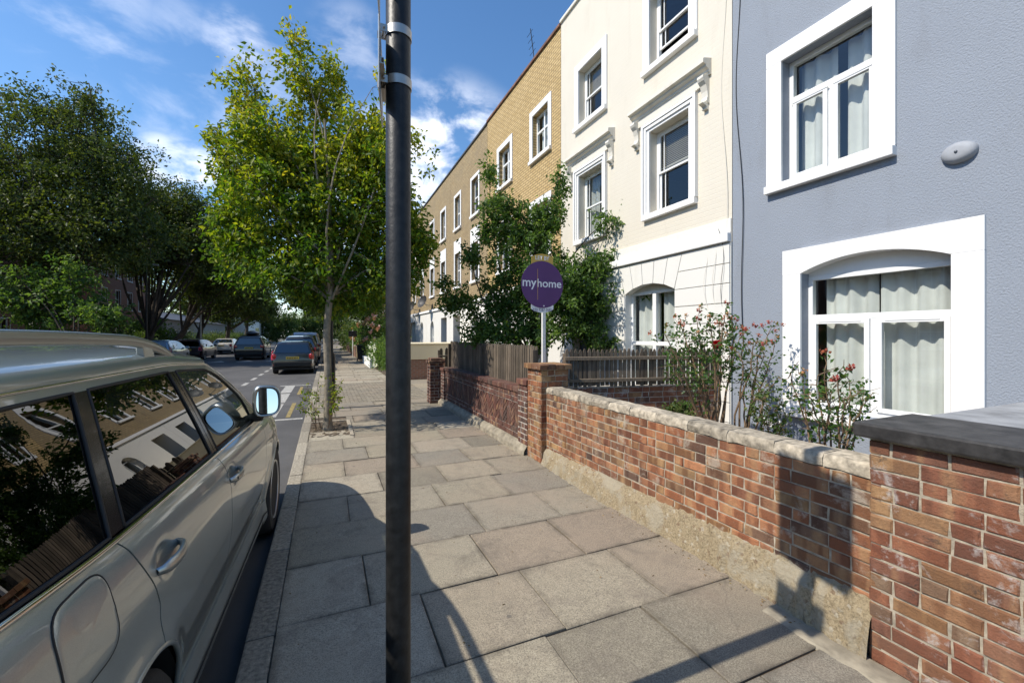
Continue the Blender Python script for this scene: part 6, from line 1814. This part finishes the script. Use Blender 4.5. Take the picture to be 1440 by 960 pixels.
# =================================================================== cars down the street
TAIL = simple('tail_lamp_red', (.42, .012, .012), .15, coat=.8)
PLATE = simple('yellow_plate', (.62, .42, .05), .4, var=.03)
PLATED = simple('plate_characters', (.02, .02, .02), .5)
LAMP = simple('clear_lamp', (.7, .7, .7), .1, .4, coat=1)
CG = glassmat('far_car_glass', (.05, .06, .06), .12, 1.6)
def street_car(label, x, y, kind, col, heading=0, metal=.5, name='parked_car', group=None, extra=None):
    """origin under the rear bumper centre, y runs forward"""
    K = {'hatch': dict(L=3.95, w=.86, belt=.92, rear=[(0, .35), (-.0, .62), (.03, .92), (.24, 1.36), (.45, 1.45)], roof=[(1.0, 1.475), (1.8, 1.45), (2.3, 1.36)], nose=[(3.05, .98), (3.6, .84), (3.9, .66), (3.95, .4)]),
         'suv': dict(L=4.5, w=.93, belt=1.06, rear=[(0, .40), (-.02, .75), (.03, 1.06), (.18, 1.55), (.35, 1.66)], roof=[(1.2, 1.71), (2.2, 1.68), (2.6, 1.58)], nose=[(3.4, 1.12), (4.1, 1.0), (4.43, .8), (4.5, .45)]),
         'saloon': dict(L=4.6, w=.88, belt=.90, rear=[(0, .38), (-.03, .65), (.02, .96), (.75, 1.0), (1.35, 1.38)], roof=[(1.8, 1.44), (2.5, 1.43), (2.9, 1.34)], nose=[(3.65, .95), (4.2, .86), (4.55, .68), (4.6, .4)]),
         'van': dict(L=4.9, w=.97, belt=1.15, rear=[(0, .42), (-.02, .8), (.0, 1.15), (.05, 1.8), (.2, 1.93)], roof=[(1.5, 1.96), (3.0, 1.94), (3.4, 1.84)], nose=[(4.1, 1.2), (4.6, 1.05), (4.85, .85), (4.9, .5)])}[kind]
    t = empty(name, (0, 0, 0), label, 'car', group)
    prof = K['rear']+K['roof']+K['nose']; pm_ = paint_car('paint_'+kind, col, metal, .3)
    P = resample(prof, 54); w = K['w']; rows = []
    def hw(yy, z, top):
        e = 1-.10*max(0, 1-yy/.35)**2-.16*max(0, 1-(K['L']-yy)/.5)**2
        if z > K['belt']: e -= (.30 if kind == 'van' else .52)*(z-K['belt'])
        return w*e
    for (yy, z) in P:
        row_ = []
        for k in range(17):
            a = math.pi*k/16; c = math.cos(a); s_ = math.sin(a)
            row_.append((hw(yy, z, 1)*math.copysign(abs(c)**.45, c), yy, z-.05+.05*abs(s_)**.7))
        rows.append(row_)
    b = MB(); b.grid(rows)
    # side skins under the profile, with wheel arches
    wc = (.78, K['L']-.82); ar = .34; rad = .31 if kind in ('hatch', 'saloon') else .35
    ar = rad+.045
    for s_ in (1, -1):
        ys_ = np.unique(np.r_[np.linspace(.02, K['L']-.03, 60), [c+d for c in wc for d in np.linspace(-ar, ar, 15)]])
        rr_ = []
        for yy in ys_:
            zt_ = float(np.interp(yy, [p[0] for p in sorted(prof)], [p[1] for p in sorted(prof)]))-.05
            zb_ = .24
            for c in wc:
                if abs(yy-c) < ar: zb_ = max(zb_, rad+math.sqrt(ar*ar-(yy-c)**2))
            zb_ = min(zb_, zt_-.03)
            zs_ = [zb_+(zt_-zb_)*k/9 for k in range(10)]
            rr_.append([(s_*(hw(yy, z, 1)-.03*abs((z-.62)/.4)**2*(z < .62)), yy, z) for z in zs_])
        b.grid(rr_)
    b.build('body', pm_, t, smooth='all', fix=False)
    b = MB(); b.box(-w*.86, w*.86, .08, K['L']-.1, .2, .3)
    for s_ in (1, -1):
        for c in wc: b.box(*sorted((s_*w*.55, s_*(w-.02))), c-ar, c+ar, .3, rad+ar-.02)
    b.build('underbody', MATB, t)
    # glass
    be = K['belt']; rt = K['roof'][0][1]
    def sidepoly(pts, mat, nm):
        for s_ in (1, -1):
            b = MB(); b.add([(s_*(hw(p[0], p[1], 1)+.004), p[0], p[1]) for p in pts], [tuple(range(len(pts))) if s_ > 0 else tuple(reversed(range(len(pts))))]); b.build(nm, mat, t, fix=False)
    r0 = K['rear'][-1][0]+.12; f1 = K['roof'][-1][0]
    ym = (r0+f1)/2+.1; top_ = rt-.10
    sidepoly([(r0+.02 if kind != 'saloon' else r0+.1, be+.03), (ym-.04, be+.03), (ym-.04, top_), (r0+.25, top_-.03)], CG, 'window')
    sidepoly([(ym+.04, be+.03), (f1+.45, be+.03), (f1-.05, top_-.05), (ym+.04, top_)], CG, 'window')
    (y1_, z1_), (y2_, z2_) = (K['rear'][2], K['rear'][3]) if kind != 'saloon' else (K['rear'][3], K['rear'][4])
    b = MB(); q0, q1 = .10, .92
    pts = [(y1_+(y2_-y1_)*q, z1_+(z2_-z1_)*q) for q in (q0, q1)]
    nrm = Vector((-(z2_-z1_), (y2_-y1_))).normalized()*.012
    b.grid([[(x*(hw(p[0], p[1], 1)-.10), p[0]+nrm.x-.028*(1-x*x)*0, p[1]+nrm.y) for x in np.linspace(-1, 1, 8)] for p in pts]); b.build('rear_window', CG, t, fix=False)
    (y1_, z1_), (y2_, z2_) = K['roof'][-1], K['nose'][0]
    b = MB(); b.grid([[(x*(hw(y1_+(y2_-y1_)*q, z1_+(z2_-z1_)*q, 1)-.09), y1_+(y2_-y1_)*q+.012, z1_+(z2_-z1_)*q+.012) for x in np.linspace(-1, 1, 8)] for q in (.06, .95)]); b.build('windscreen', CG, t, fix=False)
    # lamps, plate, bumper
    zl = be-.10 if kind != 'saloon' else .80
    for s_ in (1, -1):
        b = MB()
        if kind == 'hatch': b.add([(s_*(w-.02), .0, zl-.16), (s_*(w-.20), -.02, zl-.14), (s_*(w-.22), .035, zl+.10), (s_*(w-.10), .17, zl+.26), (s_*(w-.03), .16, zl+.20), (s_*(w+.003), .12, zl-.05)], [(0, 1, 2, 3, 4, 5)]); b.ball((s_*(w-.12), .02, zl-.01), .10, 10, 8, (.8, .45, 1.15))
        else: b.cbox(*sorted((s_*(w-.24), s_*(w-.035))), -.035, .16, zl-.10, zl+.10, .02)
        b.build('tail_light', TAIL, t, smooth=True)
        b = MB(); b.cbox(*sorted((s_*(w-.26), s_*(w-.10))), -.035, .02, .40, .46, .008); b.build('reflector', TAIL, t)
        b = MB(); b.ball((s_*(w-.18), K['L']-.12, .66 if kind != 'suv' else .82), .12, 10, 8, (1.1, .5, .6)); b.build('headlight', LAMP, t, smooth=True)
        b = MB(); b.cbox(*sorted((s_*(w+.02), s_*(w+.20))), f1+.30, f1+.42, be+.0, be+.15, .03); b.build('wing_mirror', pm_, t)
    b = MB(); b.cbox(-w*.86, w*.86, -.07, .12, .36, .56, .03); b.build('rear_bumper', MATB if kind in ('hatch', 'suv') else pm_, t)
    zp = .68 if kind == 'hatch' else (.80 if kind != 'saloon' else .74)
    b = MB(); b.cbox(-.26, .26, -.045, -.035, zp, zp+.11, .003); pl_ = b.build('number_plate', PLATE, t)
    b = MB()
    for k in range(7):
        xx = -.21+.06*k+(.02 if k > 3 else 0); b.box(xx, xx+.032, -.0475, -.0455, zp+.025, zp+.085)
    b.build('characters', PLATED, pl_)
    for s_ in (1, -1):
        for c in wc:
            b = MB(); b.lathe([(rad*.62, -.09), (rad*.93, -.10), (rad, -.07), (rad, .07), (rad*.93, .10), (rad*.62, .09)], (s_*(w-.13), c, rad), 'x', 28)
            wl = b.build('wheel', TYRE, t, smooth=True)
            b = MB(); b.lathe([(rad*.66, .088*s_), (rad*.60, .102*s_), (rad*.5, .08*s_), (rad*.15, .095*s_), (.001, .095*s_)], (s_*(w-.13), c, rad), 'x', 20); b.build('rim', ALLOY, wl)
    if extra: extra(t, K)
    t.location = (x, y, -.10); t.rotation_euler = (0, 0, R(heading))
    return t
street_car('black hatchback with yellow rear plate parked facing away at the right kerb', -1.38, 21.3, 'hatch', (.006, .006, .007), 0, metal=0)
street_car('dark blue-grey people carrier parked in front of the black hatchback', -1.42, 26.6, 'suv', (.06, .075, .10), 0)
street_car('silver van parked farther ahead along the right kerb', -1.35, 32.6, 'van', (.35, .36, .37), 0)
street_car('small pale car parked behind the farthest kerbside trunk', -1.3, 40, 'hatch', (.4, .4, .4), 0)
def roofbox(t, K):
    b = MB(); b.ball((0, 1.7, 1.86), .5, 20, 10, (.86, 1.9, .40)); b.build('roof_box', simple('roof_box_black', (.02, .02, .022), .35), t, smooth=True)
    for yy in (1.1, 2.2):
        b = MB(); b.box(-.7, .7, yy, yy+.05, 1.70, 1.74); b.build('roof_bar', MATB, t)
street_car('black four-wheel drive with a roof box driving away in the middle of the road', -4.95, 34.5, 'suv', (.012, .012, .014), 0, extra=roofbox, name='moving_car')
street_car('white saloon parked at the opposite kerb ahead of the dark hatchback', -8.85, 46.5, 'saloon', (.62, .60, .56), 0, metal=.1)
street_car('dark hatchback with red tail lights parked at the opposite kerb', -8.75, 35.6, 'hatch', (.03, .012, .014), -3)
street_car('pale blue car mostly hidden behind the silver estate car roof', -8.85, 29.5, 'hatch', (.18, .24, .30), 0)
street_car('dark van seen under the roof rail of the silver estate car', -8.85, 22.5, 'suv', (.015, .015, .017), 0)
street_car('grey car parked farthest along the opposite kerb', -8.8, 58, 'hatch', (.2, .2, .2), 0)
# far street signs and lamp posts on the left
for i, (xx, yy, lab, c) in enumerate(((-10.3, 46, 'grey lamp column on the opposite pavement by the white saloon', None), (-10.3, 33.5, 'dark slim post on the opposite pavement beside the forked trunk', None))):
    t = empty('street_lamp', (xx, yy, 0), lab, 'street lamp')
    b = MB(); b.tube([(xx, yy, 0), (xx, yy, 6)], [.07, .045], 10); b.build('column', M['plate_back'] if i == 0 else M['pole'], t, smooth=True)
    b = MB(); b.cbox(xx, xx+.6, yy-.1, yy+.1, 6.0, 6.1, .03); b.build('lantern', M['plate_back'], t)
t = empty('road_sign', (-9.9, 77, 0), 'small pale yellow rectangular sign on a post at the far junction', 'road sign')
b = MB(); b.tube([(-9.9, 77, 0), (-9.9, 77, 2.6)], .06, 8); b.build('post', M['plate_back'], t)
b = MB(); b.cbox(-10.15, -9.65, 76.9, 76.94, 2.0, 2.75, .01); b.build('board', simple('pale_yellow_sign', (.62, .62, .30), .5), t)
